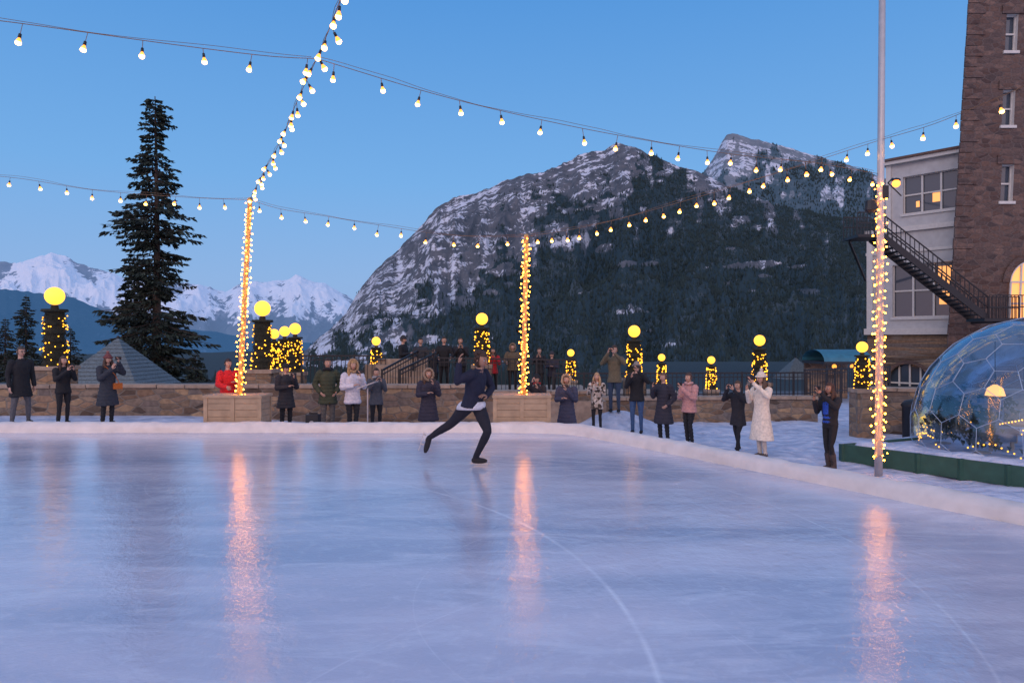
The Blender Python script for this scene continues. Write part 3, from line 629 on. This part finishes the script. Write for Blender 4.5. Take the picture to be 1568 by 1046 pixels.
# shelter with canopy
e=empty('canopy_shelter',(sx(1280,27),27,0)); m_=MB()
W=1.75
n=10
for i in range(n):
    t0=math.pi*i/n;t1=math.pi*(i+1)/n
    m_.add([(-W/2*1.05,-1*math.cos(t0),1.0+.45*math.sin(t0)),(W/2*1.05,-1*math.cos(t0),1.0+.45*math.sin(t0)),(W/2*1.05,-1*math.cos(t1),1.0+.45*math.sin(t1)),(-W/2*1.05,-1*math.cos(t1),1.0+.45*math.sin(t1))],[(0,1,2,3)],0)
m_.box((0,0,.95),(W*1.05,2,.1),2)
for xx in(-.9,-.3,.3,.9): m_.box((xx*W/2*1.0,-.95,0),(.07,.07,1.85),2)
m_.box((0,.9,0),(W,.1,1.85),1)
for xx in(-.35,.35): m_.ball((xx,-.6,.8),.09,3,8,6)
m_.build('canopy',[plain('blue_canvas',(.035,.17,.25),.6,6,.2,.1),M_wall,M_iron,M_bulbo],e)
# ------------------------------------------------------------------ geodesic dome
DC=Vector((10.35,13.3,.05)); DR=2.25
dome=empty('geodesic_dome',DC)
bm=bmesh.new(); bmesh.ops.create_icosphere(bm,subdivisions=3,radius=1.0); bm.verts.ensure_lookup_table(); bm.faces.ensure_lookup_table()
cen=[f.calc_center_median().normalized() for f in bm.faces]; dv=[c_*DR for c_ in cen]; df=[]
for v in bm.verts:
    fs=list(v.link_faces); n0=v.co.normalized(); ax=n0.orthogonal().normalized(); ay=n0.cross(ax)
    fs.sort(key=lambda f:math.atan2(cen[f.index].dot(ay),cen[f.index].dot(ax)))
    if n0.z*DR>-.95: df.append([f.index for f in fs])
bm.free()
me=bpy.data.meshes.new('panel_seams'); me.from_pydata([tuple(v) for v in dv],[],df); o=bpy.data.objects.new('panel_seams',me); sc.collection.objects.link(o); o.parent=dome
me.materials.append(plain('dome_seam',(.35,.46,.60),.4,5,.1,0)); wf=o.modifiers.new('w','WIREFRAME'); wf.thickness=.012; wf.use_replace=True
m,nt,b=newmat('clear_vinyl'); L=nt.links; tr_=N(nt,'ShaderNodeBsdfTransparent'); tr_.inputs[0].default_value=(.74,.85,.96,1); gs=N(nt,'ShaderNodeBsdfGlossy'); gs.inputs['Roughness'].default_value=.10; gs.inputs[0].default_value=(.7,.88,1,1)
lw=N(nt,'ShaderNodeFresnel'); lw.inputs[0].default_value=1.5; ad=mth(nt,'MULTIPLY_ADD',lw.outputs[0],1.4,.10); ad=mth(nt,'MINIMUM',ad,.9); no=N(nt,'ShaderNodeTexNoise'); no.inputs['Scale'].default_value=2.2; no.inputs['Distortion'].default_value=1.0; bp=N(nt,'ShaderNodeBump'); bp.inputs['Strength'].default_value=.6; bp.inputs['Distance'].default_value=.15; L.new(no.outputs[0],bp.inputs['Height']); L.new(bp.outputs[0],gs.inputs['Normal'])
mx=N(nt,'ShaderNodeMixShader'); L.new(ad,mx.inputs[0]); L.new(tr_.outputs[0],mx.inputs[1]); L.new(gs.outputs[0],mx.inputs[2]); L.new(mx.outputs[0],nt.nodes['Material Output'].inputs[0]); M_vin=m
mb=MB(); mb.ball((0,0,0),DR*.997,0,48,28,keep=lambda q:q.z*DR>-.75); mb.build('clear_skin',[M_vin],dome,True)
mb=MB(); mb.rings([(0,0,-.75,DR*.97,DR*.97),(0,0,-.55,DR*.985,DR*.985)],0,48); mb.rings([(0,0,-.55,DR*.9,DR*.9),(0,0,-.53,DR*.9,DR*.9)],1,40)
mb.build('base_ring',[M_iron,M_pl],dome)
mb=MB()
for k in range(140):
    t=k/140*2*math.pi; mb.ball((math.cos(t)*DR*.93,math.sin(t)*DR*.93,-.22+.14*math.sin(t*9)+random.uniform(-.04,.04)),.016,0,5,3)
for k in range(60):
    t=k/60; mb.ball((math.cos(t*7)*.9*(1-t)*1.0-.3,math.sin(t*7)*.9*(1-t)*1.0,.0+1.0*t-.3),.016,0,5,3)
mb.rings([(-1.15,-.3,.72,.17,.17),(-1.15,-.3,.86,.13,.13),(-1.15,-.3,.93,.03,.03)],1,14); mb.tube([(-1.15,-.3,.9),(-1.15,-.3,1.75)],.008,2,5)
mb.build('interior_lights',[M_fairy2,emis('pendant_shade',(1,.44,.10),1.8),M_iron],dome)
mb=MB(); mb.rings([(-.2,-.2,-.5,.25,.25),(-.2,-.2,-.47,.06,.06),(-.2,-.2,.12,.05,.05),(-.2,-.2,.14,.5,.5),(-.2,-.2,.18,.5,.5)],0,20)
for cx_,cy_ in((-1.1,-.2),(.6,-.5),(-.3,.8),(-.6,-1.2)):
    mb.box((cx_,cy_,-.08),(.5,.5,.12),1); mb.box((cx_,cy_+.24,.25),(.5,.08,.6),1)
    for a in(-.2,.2):
        for b2 in(-.2,.2): mb.box((cx_+a,cy_+b2,-.34),(.05,.05,.42),0)
mb.build('table_and_chairs',[M_pl,plain('chair_cushion',(.10,.14,.22),.8,8,.3,.2)],dome)
mb=MB()
for k in range(9):
    t=k/9*6.28; mb.rings([(1.7*math.cos(t),1.7*math.sin(t),-.5,.12,.12),(1.7*math.cos(t),1.7*math.sin(t),-.3,.15,.15)],0,10)
    for q in range(160): a=Vector((random.gauss(0,.17),random.gauss(0,.17),random.uniform(-.28,.5))); c_=Vector((1.7*math.cos(t),1.7*math.sin(t),0))+a; mb.add([c_,c_+Vector((.06,.02,.07)),c_+Vector((-.02,.05,.09))],[(0,1,2)],1)
mb.build('potted_shrubs',[M_pl,M_n2],dome)
# green base boards with snow on top
M_green=plain('green_board',(.025,.085,.062),.6,6,.2,.1)
e=empty('green_platform_edge'); mb=MB(); a=Vector((6.55,13.5,-.40)); b_=Vector((8.6,10.7,-.40)); mb.beam(a,b_,.08,.34); mb.beam(a,a+Vector((2,.9,0)),.08,.34)
for i in range(6): q=a.lerp(b_,i/5); mb.box((q.x,q.y,-.41),(.12,.12,.36))
mb.build('boards',[M_green],e)
mb=MB(); 
for i in range(46):
    q=a.lerp(b_,i/45)
    for k in range(2): mb.ball((q.x+.36+random.uniform(0,.25),q.y+.27+random.uniform(0,.2),-.30+random.uniform(-.02,.02)),(.26,.24,.08),0,10,6)
mb.build('snow_cover',[M_snow],e,True)
mb=MB(); mb.v=[(6.62,13.55,-.27),(8.66,10.74,-.27),(14,12.5,-.27),(12,17,-.27)]; mb.f=[(0,1,2,3)]; mb.m=[0]; mb.build('snow_platform_top',[M_snow],e)
e=empty('litter_bin',(sx(1363,17),16.0,-.6)); mb=MB(); mb.rings([(0,0,0,.2,.2),(0,0,.1,.24,.24),(0,0,.85,.25,.25),(0,0,.9,.28,.28),(0,0,1.0,.2,.2),(0,0,1.04,.05,.05)],0,18); mb.build('bin_body',[M_iron],e,True)
e=empty('music_stand',(sx(563,15.2),15.2,-.4)); mb=MB(); mb.tube([(0,0,0),(0,0,1.15)],.015); mb.beam((-.2,.02,1.15),(.2,-.02,1.3),.3,.02)
for t in(0,2.1,4.2): mb.tube([(0,0,.25),(.28*math.cos(t),.28*math.sin(t),0)],.01)
mb.build('stand',[M_metal],e)
e=empty('loudspeaker',(sx(480,14.6),14.6,-.42)); mb=MB(); mb.box((0,0,.36),(.26,.26,.60)); mb.rings([(0,0,.66,.09,.02),(0,0,.70,.09,.02)],0,10)
for zc,rr_ in((.22,.09),(.48,.055)): mb.tube([(0,-.131,zc),(0,-.145,zc)],rr_,1,14)
o=mb.build('cabinet',[M_iron,M_metal],e)
# ------------------------------------------------------------------ PEOPLE
def fab(col): return plain('fabric',tuple(col),.85,22,.22,.35)
SK=plain('skin',(.52,.31,.23),.55,15,.08,.05); SKD=plain('skin_tan',(.36,.20,.14),.55,15,.08,.05)
EYEW=plain('eye_white',(.7,.7,.7),.3,5,.05,0); EYED=plain('iris',(.03,.02,.015),.2,5,.1,0); LIP=plain('lips',(.38,.12,.11),.5,9,.1,0)
PH=plain('phone_case',(.015,.015,.02),.3,9,.1,0)
def hand(mb,wr,d,nrm,side,curl,mi):
    d=d.normalized(); nrm=(nrm-d*nrm.dot(d)).normalized(); s=d.cross(nrm).normalized()*side
    T=lambda p:wr+s*p.x+nrm*p.y+d*p.z
    mb.rings([(0,0,-.02,.024,.02),(0,0,.01,.028,.018),(0,0,.05,.040,.016),(0,0,.085,.041,.014),(0,0,.095,.034,.010)],mi,10,T)
    for k,(o,l) in enumerate(((-.030,.062),(-.010,.074),(.010,.080),(.030,.070))):
        p=Vector((o,0,.088)); pts=[T(p)]; a=0
        for j,seg in enumerate((.42,.32,.26)):
            a+=curl*(.55+.15*k*.3); p=p+Vector((o*.08,math.sin(a)*l*seg,math.cos(a)*l*seg)); pts.append(T(p))
        mb.tube(pts,[.0095,.0088,.008,.006],mi,7)
    pts=[T(Vector(q)) for q in((.028,.002,.02),(.052,.014,.045),(.060,.026,.072),(.055,.036,.092))]; mb.tube(pts,[.013,.011,.0095,.007],mi,7)
def person(name,X,Y,height,coat=(.02,.02,.025),pants=(.02,.02,.025),shoe=(.02,.02,.02),hair=(.05,.03,.02),pose='phone',hem=.78,hat=None,hood=None,hairstyle='short',
           turn=0,target=(-.5,10),z=None,puffer=False,skin=None,inner=None,legs='stand',glove=None,bag=None,scarf=None,pitch=0,yaw=0,glasses=False,joints=None,vox=.014,slim=1.0,hatcol2=None,boots=False,patt=None):
    g=float(gz(X,Y)) if z is None else z
    d=Vector((target[0]-X,target[1]-Y)); rz=math.atan2(d.x,-d.y)+math.radians(turn)
    e=empty(name,(X,Y,g+.005),rz,height/1.75)
    J=dict(hipL=Vector((.09,0,.90)),hipR=Vector((-.09,0,.90)),kneeL=Vector((.10,-.02,.49)),kneeR=Vector((-.10,-.02,.49)),ankL=Vector((.105,.03,.09)),ankR=Vector((-.105,.03,.09)),
           pel=Vector((0,0,.93)),chest=Vector((0,0,1.30)),neck=Vector((0,0,1.46)),shL=Vector((.185,.0,1.39)),shR=Vector((-.185,0,1.39)),head=Vector((0,-.015,1.625)),toeL=Vector((0.03,-1,0)),toeR=Vector((-.03,-1,0)))
    if legs=='stride': J['kneeL']=Vector((.10,-.14,.50)); J['ankL']=Vector((.11,-.20,.09)); J['kneeR']=Vector((-.10,.06,.50)); J['ankR']=Vector((-.11,.22,.11))
    if legs=='wide': J['ankL']=Vector((.17,.02,.09)); J['ankR']=Vector((-.17,.02,.09)); J['kneeL'].x=.14; J['kneeR'].x=-.14
    if legs=='close': J['ankL'].x=.07; J['ankR'].x=-.06; J['kneeL'].x=.075; J['kneeR'].x=-.075; J['kneeL'].y=-.05
    arms={'down':((.25,.03,1.12),(.255,-.05,.87),(0,-.15,-1)),'phone':((.24,-.10,1.14),(.075,-.33,1.37),(-.15,-.35,.8)),'high':((.30,-.16,1.27),(.09,-.34,1.53),(-.2,-.3,.8)),
          'pocket':((.29,.06,1.13),(.20,-.10,.97),(-.5,-.6,-.6)),'chest':((.25,-.04,1.13),(.07,-.26,1.17),(-.7,-.5,.3)),'rail':((.28,-.08,1.13),(.20,-.33,1.08),(0,-1,-.1)),'back':((.27,.12,1.14),(.12,.20,.95),(-.6,.3,-.5))}
    pa=pose if isinstance(pose,tuple) else (pose,pose)
    for sd,ps,q in((1,pa[0],'L'),(-1,pa[1],'R')):
        el,wr,hd=arms[ps]; J['el'+q]=Vector((el[0]*sd,el[1],el[2])); J['wr'+q]=Vector((wr[0]*sd,wr[1],wr[2])); J['hd'+q]=Vector((hd[0]*sd,hd[1],hd[2]))
    if joints: J.update({k:Vector(v) for k,v in joints.items()})
    s=MB() # labels:0 coat 1 pants 2 shoe 3 skin 4 inner
    def limb(P,R,lab):
        Pp=[];Rr=[]
        for (a,b2),(ra,rb) in zip(zip(P[:-1],P[1:]),zip(R[:-1],R[1:])):
            for k in range(8): Pp.append(a.lerp(b2,k/8)); Rr.append(ra+(rb-ra)*k/8)
        Pp.append(P[-1]);Rr.append(R[-1]); s.tube(Pp,Rr,lab,12)
        for p,r in zip(P,R): s.ball(p,r,lab,10,8)
    for q in 'LR':
        h_,k_,a_=J['hip'+q],J['knee'+q],J['ank'+q]; limb([h_,h_.lerp(k_,.45),k_,k_.lerp(a_,.35),a_],[.090*slim,.080*slim,.057*slim,.056*slim,.040],1)
        if boots: limb([k_.lerp(a_,.45),a_],[.062,.052],2)
        t=J['toe'+q].normalized(); hz=a_+Vector((0,0,-.045)); s.tube([hz-t*.06,hz-t*.03,hz+t*.05,hz+t*.12,hz+t*.17],[.025,.042,.044,.038,.02],2,10); s.ball(hz+Vector((0,0,.02)),.045,2,10,8)
    pel,ch,nk=J['pel'],J['chest'],J['neck']; lat=(J['shL']-J['shR']).normalized()
    def torso(prof,lab,n=22):
        vs=[];fs=[]
        for (t,rx,ry) in prof:
            c_=pel.lerp(ch,t) if t<=1 else ch.lerp(nk,t-1)
            fw=lat.cross((ch-pel).normalized() if t<=1 else (nk-ch).normalized()).normalized()
            for k in range(n):
                th=2*math.pi*k/n; cx=math.cos(th);sy=math.sin(th); cx=math.copysign(abs(cx)**.85,cx); sy=math.copysign(abs(sy)**.85,sy); vs.append(c_+lat*rx*cx+fw*ry*sy)
        for i in range(len(prof)-1):
            for k in range(n): fs.append((i*n+k,i*n+(k+1)%n,(i+1)*n+(k+1)%n,(i+1)*n+k))
        fs.append(tuple(range(n))[::-1]); fs.append(tuple((len(prof)-1)*n+k for k in range(n))); s.add(vs,fs,lab)
    torso([(-.25,.13,.09),(0,.145*slim,.105),(.2,.14,.10)],1)
    L_=.37; th=(hem-.93)/L_; k_=1.06 if puffer else 1.0
    prof=[]
    hemr=.165+.06*max(0,(.93-hem))/.4
    hx,hy=(hemr*slim+.01)*k_,(.125+.05*max(0,(.93-hem))/.4)*k_
    if hem<.85:
        nn=max(1,int((.85-hem)/.06))
        for i in range(nn): f=i/nn; prof.append((th+(-.22-th)*f,hx+(.175*k_*slim+.005-hx)*f,hy+(.132*k_-hy)*f))
        prof.append((-.12,.172*k_*slim+.005,.13*k_))
    else: prof.append((th,hx,hy))
    prof+= [(.05,.162*k_*slim+.005,.124*k_),(.25,.155*k_*slim+.005,.118*k_),(.42,.158*k_,.12*k_),(.6,.165*k_,.125*k_),(.8,.174*k_,.124*k_),(1.0,.182*k_,.122*k_),(1.35,.175*k_,.105*k_),(1.6,.145,.085),(1.8,.095,.07),(1.98,.062,.06),(2.08,.058,.058)]
    torso(prof,0)
    if inner: torso([(.1,.09,.135*k_),(.35,.09,.136*k_),(.6,.09,.142*k_),(.8,.08,.14*k_),(1.0,.08,.138*k_),(1.3,.06,.115)],4)
    ka=.012 if puffer else .004
    for q in 'LR':
        sh,el,wr=J['sh'+q],J['el'+q],J['wr'+q]; limb([sh,sh.lerp(el,.5),el,el.lerp(wr,.4),wr],[.068+ka,.060+ka,.050+ka,.048+ka,.038+ka],0)
    hp=J['head']; limb([nk+Vector((0,0,-.03)),hp+Vector((0,.02,-.07))],[.052,.05],3)
    me=bpy.data.meshes.new('tmp'); me.from_pydata(s.v,[],s.f); tmp=bpy.data.objects.new('tmp',me); sc.collection.objects.link(tmp)
    md=tmp.modifiers.new('r','REMESH'); md.mode='VOXEL'; md.voxel_size=vox; md.use_smooth_shade=True; sm=tmp.modifiers.new('s','SMOOTH'); sm.factor=.5; sm.iterations=3
    dg=bpy.context.evaluated_depsgraph_get(); m2=bpy.data.meshes.new_from_object(tmp.evaluated_get(dg)); bpy.data.objects.remove(tmp)
    lab=[0]*len(s.v)
    for f,mi in zip(s.f,s.m):
        for i in f: lab[i]=mi
    kd=kdtree.KDTree(len(s.v))
    for i,v in enumerate(s.v): kd.insert(v,i)
    kd.balance(); nvv=len(m2.vertices); co=np.empty(nvv*3,np.float32); m2.vertices.foreach_get('co',co); co=co.reshape(-1,3); no_=np.empty(nvv*3,np.float32); m2.vertices.foreach_get('normal',no_); no_=no_.reshape(-1,3)
    vl=np.array([lab[kd.find(c_)[1]] for c_ in co])
    if not joints: vl=np.where((vl==1)&(co[:,2]>hem-.005),0,vl)     # everything outside above the hem is coat
    w1=(fbm(co[:,0]*9+co[:,1]*7+50,co[:,2]*6+50,3,5)-.5)*.026
    if puffer: w1=w1*.6+.010*np.abs(np.sin(co[:,2]*math.pi/.085))
    w1=np.where(vl<=1,w1,0); co=co+no_*w1[:,None]; m2.vertices.foreach_set('co',co.astype(np.float32).ravel())
    m2.materials.clear(); sk=skin or SK
    for m_ in ((patt or fab(coat)),fab(pants),fab(shoe),sk,fab(inner or (.5,.5,.5))): m2.materials.append(m_)
    fi=[int(vl[p.vertices[0]]) for p in m2.polygons]; m2.polygons.foreach_set('material_index',fi); m2.polygons.foreach_set('use_smooth',[True]*len(fi)); m2.name='body'
    ob=bpy.data.objects.new('body',m2); sc.collection.objects.link(ob); ob.parent=e
    hb=MB()
    for sd,q in((1,'L'),(-1,'R')):
        hd=J['hd'+q]; inn=Vector((-sd,0,0)) if abs(hd.x)<.6*hd.length else Vector((0,-.3,-1))
        if 'nr'+q in J: inn=J['nr'+q]
        hand(hb,J['wr'+q]+hd.normalized()*.02,hd,inn,1 if sd>0 else -1,.55,0)
    hb.build('hands',[fab(glove) if glove else sk],e,True)
    if 'phone' in pa or 'high' in pa:
        q='L' if pa[0] in('phone','high') else 'R'; wr=J['wr'+q]; cx=0 if pa[0]==pa[1] else wr.x*.6
        ob_=MB(); ob_.box((cx,wr.y-.055,wr.z+.12),(.155,.012,.078)); o=ob_.build('phone',[PH],e); bv=o.modifiers.new('b','BEVEL'); bv.width=.005; bv.segments=2
    Rm=Matrix.Rotation(math.radians(yaw),3,'Z')@Matrix.Rotation(math.radians(pitch),3,'X'); T=lambda p:hp+Rm@Vector(p)
    hm=MB()
    def hf(q):
        k=1-.30*max(0,-q.z)**1.5; y=q.y*.096; y=y*.93 if q.y<0 else y
        if q.z<-.3 and q.y>0: y*=1-.5*(-q.z-.3)
        return Vector((q.x*.076*k,y,q.z*.118))
    hm.ball((0,0,0),1,0,20,16,T,None,hf)
    hm.tube([T((0,-.083,.012)),T((0,-.098,-.012)),T((0,-.106,-.032)),T((0,-.092,-.040))],[.006,.010,.015,.010],0,8)
    for sd in(-1,1):
        hm.ball((sd*.077,.008,-.012),(.010,.018,.030),0,8,6,T); hm.ball((sd*.031,-.080,.004),(.014,.009,.008),1,10,6,T); hm.ball((sd*.031,-.0865,.004),(.0065,.004,.0065),2,8,6,T); hm.ball((sd*.032,-.084,.024),(.018,.006,.004),3,8,5,T)
    hm.ball((0,-.082,-.060),(.023,.009,.007),4,10,6,T)
    if glasses:
        for sd in(-1,1): hm.tube([T((sd*.031+.02*math.cos(t*.7),-.099,.004+.016*math.sin(t*.7))) for t in range(10)],.0025,2,5)
        hm.tube([T((-.075,-.02,.008)),T((-.05,-.098,.008)),T((.05,-.098,.008)),T((.075,-.02,.008))],.0022,2,5)
    HM=plain('hair',tuple(hair),.7,40,.35,.4)
    hm.build('head',[sk,EYEW,EYED,HM,LIP],e,True)
    hr=MB(); mats=[HM]
    def hk(q):
        if q.y<-.35 and q.z<.42: return False
        return q.z>(-.45 if hairstyle=='short' else -.95)
    def hfn(q): n_=1.0+.05*math.sin(q.x*9+q.z*7)*math.cos(q.y*8); return Vector((q.x*.086*n_,q.y*.105*n_+.004,q.z*.127*n_+.004))
    hr.ball((0,0,0),1,0,20,14,T,hk,hfn)
    if hairstyle=='long':
        for sd in(-1,1): hr.tube([T((sd*.070,-.01,.03)),T((sd*.092,-.005,-.06)),T((sd*.10,-.03,-.16)),T((sd*.10,-.06,-.27))],[.02,.034,.038,.015],0,9)
        hr.rings([(0,.05,-.26,.08,.03),(0,.06,-.18,.11,.045),(0,.05,-.08,.10,.055),(0,.03,.02,.08,.06)],0,14,T)
    if hairstyle in('bun','curly'):
        for k in range(40 if hairstyle=='curly' else 12):
            a=random.uniform(0,6.28); zz=random.uniform(-.02,.12); r_=.085*math.sqrt(max(0,1-(zz/.135)**2)); p=(r_*math.cos(a),abs(r_*math.sin(a))*random.choice((1,1,.2))+.0,zz); hr.ball(p,random.uniform(.022,.036),0,7,5,T)
        hr.ball((0,.095,.085),.048,0,10,8,T)
    if hat:
        mats.append(fab(hat)); hr.ball((0,0,0),1,1,20,14,T,lambda q:q.z>.18,lambda q:Vector((q.x*.094,q.y*.113+.003,q.z*.152)))
        hr.tube([T((.093*math.cos(t*math.pi/10),.112*math.sin(t*math.pi/10)+.003,.040+.006*math.sin(t*math.pi/10))) for t in range(21)],.019,1,8)
        if hatcol2: mats.append(fab(hatcol2)); hr.ball((0,.01,.175),.036,2,10,8,T)
    if hood:
        k0=len(mats); mats.append(fab(coat)); mats.append(plain('fur',tuple(hood),.95,60,.4,1.0))
        hr.ball((0,0,0),1,k0,18,12,T,lambda q:q.y>-.25,lambda q:Vector((q.x*.115,q.y*.13+.01,q.z*.15-.01)))
        for t in range(26):
            a=t/26*2*math.pi; hr.ball((.108*math.cos(a)+random.uniform(-.006,.006),-.045+.02*math.sin(a),-.01+.138*math.sin(a)),random.uniform(.026,.038),k0+1,7,5,T)
    if scarf:
        k0=len(mats); mats.append(fab(scarf)); c_=nk+Vector((0,-.01,.03))
        hr.tube([c_+Vector((.085*math.cos(t*math.pi/8),.075*math.sin(t*math.pi/8),.012*math.sin(t*1.3))) for t in range(17)],.034,k0,8)
    hr.build('hair_and_headwear',mats,e,True)
    if bag:
        bb=MB(); bb.box((.16,-.17,.95),(.20,.08,.15)); bb.tube([(.20,-.16,1.02),(.08,-.18,1.25),(-.10,-.10,1.44),(-.13,.05,1.42)],.010,0,6); o=bb.build('shoulder_bag',[fab(bag)],e); bv=o.modifiers.new('b','BEVEL'); bv.width=.02; bv.segments=2
    return e
BK=(.012,.013,.017); NV=(.018,.024,.05); GR=(.10,.10,.11); JN=(.04,.09,.20)
mp_,nt,b=newmat('patterned_fur'); v_=N(nt,'ShaderNodeTexVoronoi'); v_.inputs['Scale'].default_value=14; tc=N(nt,'ShaderNodeTexCoord'); nt.links.new(tc.outputs['Object'],v_.inputs['Vector']); s2=N(nt,'ShaderNodeSeparateColor'); nt.links.new(v_.outputs['Color'],s2.inputs[0]); r_=ramp(nt,[(.3,(.06,.045,.035)),(.42,(.40,.32,.25)),(.8,(.62,.55,.48))]); nt.links.new(s2.outputs[0],r_.inputs[0]); nt.links.new(r_.outputs[0],b.inputs['Base Color']); b.inputs['Roughness'].default_value=.9; PATT=mp_
def S(px,d): return sx(px,d),d
person('man_in_black_coat',*S(32,15.6),1.78,BK,GR,BK,(.06,.05,.04),('down','down'),.62,glasses=True,slim=1.05,legs='wide')
person('woman_in_black_jacket',*S(97,15.6),1.56,BK,BK,BK,(.07,.04,.03),('phone','phone'),.80,hairstyle='long')
person('woman_in_navy_coat',*S(165,15.6),1.60,(.028,.035,.05),BK,BK,(.07,.04,.03),('high','phone'),.48,hat=(.16,.05,.05),hatcol2=(.22,.10,.09),bag=(.45,.12,.02),puffer=True,hairstyle='long')
person('person_in_red_jacket',*S(349,15.2),1.60,(.62,.015,.02),BK,BK,(.03,.02,.02),('chest','rail'),.75,hairstyle='short',puffer=True)
person('woman_in_dark_coat',*S(438,15.6),1.55,(.022,.024,.032),BK,BK,(.03,.02,.02),('phone','chest'),.62,hat=BK,puffer=True)
person('man_in_olive_parka',*S(502,15.9),1.74,(.050,.058,.032),(.11,.10,.09),BK,(.03,.02,.02),('pocket','pocket'),.68,puffer=True,turn=-10,scarf=BK)
person('woman_in_white_jacket',*S(540,15.6),1.75,(.62,.60,.66),BK,(.25,.22,.2),(.40,.25,.11),('phone','chest'),.76,hood=(.42,.27,.15),hairstyle='long',legs='close',slim=.92,puffer=True)
person('spectator',*S(576,16.6),1.55,(.07,.08,.10),BK,BK,(.03,.02,.02),('phone','phone'),.75,scarf=(.3,.3,.32))
person('woman_in_puffer_coat',*S(656,15.6),1.66,(.030,.028,.048),BK,BK,(.10,.05,.03),('phone','chest'),.50,hood=(.30,.22,.16),puffer=True,hairstyle='long')
person('spectator_by_pole',*S(822,16.6),1.55,(.03,.025,.028),BK,BK,(.02,.02,.02),('phone','high'),.60,hat=BK,scarf=(.35,.02,.02))
person('woman_with_fur_hood',*S(868,15.4),1.60,(.045,.050,.09),BK,BK,(.12,.07,.04),('phone','chest'),.50,hood=(.42,.32,.22),puffer=True)
person('woman_in_patterned_fur_jacket',*S(914,17.0),1.50,(.30,.24,.19),BK,(.4,.35,.3),(.45,.28,.14),('phone','phone'),.70,hairstyle='long',slim=.9,patt=PATT)
person('man_in_khaki_jacket',*S(941,17.7),1.74,(.13,.11,.07),(.035,.06,.11),BK,(.05,.03,.02),('high','high'),.78,hairstyle='short')
person('man_in_black_jacket',*S(975,16.8),1.76,BK,JN,BK,(.04,.03,.02),('high','phone'),.80,hat=(.25,.22,.20),turn=8)
person('person_in_navy_parka',*S(1016,16.0),1.64,(.030,.030,.045),BK,BK,(.12,.07,.04),('pocket','phone'),.48,puffer=True,turn=-12)
person('woman_in_pink_jacket',*S(1055,15.3),1.62,(.52,.27,.25),BK,BK,(.07,.04,.03),('phone','chest'),.80,legs='close',slim=.92,scarf=(.5,.3,.28),puffer=True,turn=-15)
person('woman_in_black_parka',*S(1130,14.5),1.52,(.018,.018,.024),BK,BK,(.08,.05,.03),('high','high'),.66,legs='stride',slim=.95)
person('woman_in_cream_coat',*S(1166,13.8),1.72,(.78,.68,.56),(.55,.48,.42),(.10,.08,.07),(.10,.06,.04),('high','phone'),.36,hat=(.70,.62,.52),legs='close',hairstyle='long',hatcol2=(.6,.5,.4),turn=-5)
person('woman_in_leggings',*S(1271,12.7),1.63,BK,(.012,.012,.015),(.07,.05,.045),(.06,.03,.02),('high','phone'),.92,inner=(.02,.08,.45),legs='close',hairstyle='long',slim=.9,boots=True,skin=SKD)
TZ=.21
for (px,top,d,c_,kw) in [(617,514,22.2,BK,dict(pose='chest',hat=(.03,.03,.035),turn=60)),(644,517,22.3,(.03,.035,.045),dict(pose='rail',hairstyle='short')),(680,515,21.6,BK,dict(pose='rail')),(705,516,21.8,(.02,.022,.03),dict(pose='phone',skin=SK)),
     (755,532,22.0,(.5,.02,.03),dict(pose='phone',hairstyle='long')),(785,526,21.2,(.10,.08,.055),dict(pose='rail',hood=(.2,.15,.1),puffer=True)),(826,532,22.0,BK,dict(pose='phone')),(845,538,22.6,(.03,.03,.05),dict(pose='chest',hat=(.04,.04,.05))),(664,533,22.8,(.02,.03,.06),dict(pose='phone'))]:
    zt=sz(top,d); hgt=min(1.82,max(1.5,zt-TZ)); person('terrace_spectator',*S(px,d),hgt,c_,BK,BK,(.04,.03,.02),z=zt-hgt if zt-hgt<.3 else TZ,vox=.02,**kw)
# skater
jt=dict(hipL=(.05,.03,.84),hipR=(-.11,-.02,.82),kneeL=(.20,-.20,.50),kneeR=(-.33,.14,.58),ankL=(.02,-.02,.115),ankR=(-.68,.22,.345),toeL=(1,-.25,0),toeR=(-.25,-.1,-.9),
  pel=(-.03,0,.86),chest=(.03,-.03,1.20),neck=(.07,-.05,1.36),shL=(.14,.13,1.29),shR=(-.03,-.20,1.29),head=(.10,-.06,1.49),elL=(.25,.22,1.08),elR=(-.22,-.26,1.20),wrL=(.17,.02,.98),wrR=(-.20,-.24,1.42),hdL=(-.3,-.5,.1),hdR=(.1,0,.9),nrR=(1,0,0),nrL=(-.3,0,-1))
sk_=person('ice_skater',-.55,9.96,1.80,(.010,.013,.035),(.012,.012,.022),(.015,.015,.02),(.05,.025,.015),('down','down'),.90,joints=jt,z=0.0,target=(-.55,0),skin=SKD,hairstyle='curly',yaw=55,pitch=8,vox=.011,slim=1.12)
mb=MB()
for (a,t) in ((Vector(jt['ankL']),Vector((1,-.25,0)).normalized()),(Vector(jt['ankR']),Vector((-.25,-.1,-.9)).normalized())):
    up=Vector((0,0,1)) if abs(t.z)<.5 else Vector((-.93,.1,.25)); dn=-up if abs(t.z)<.5 else Vector((-.93,0,.26)).normalized()
    base=a+dn*.085; mb.beam(base-t*.08,base+t*.20,.006,.02)
    for o_ in(-.04,.10): mb.beam(a+dn*.04+t*o_,base+t*o_,.02,.02)
mb.build('skate_blades',[M_metal],sk_)
mb=MB(); mb.rings([(-.05,-.01,.79,.205,.155),(-.045,-.01,.83,.205,.16),(-.03,0,.87,.195,.15),(-.02,0,.90,.17,.13)],0,20); mb.build('white_shirt_hem',[fab((.60,.60,.66))],sk_,True)
print('objs',len(bpy.data.objects))
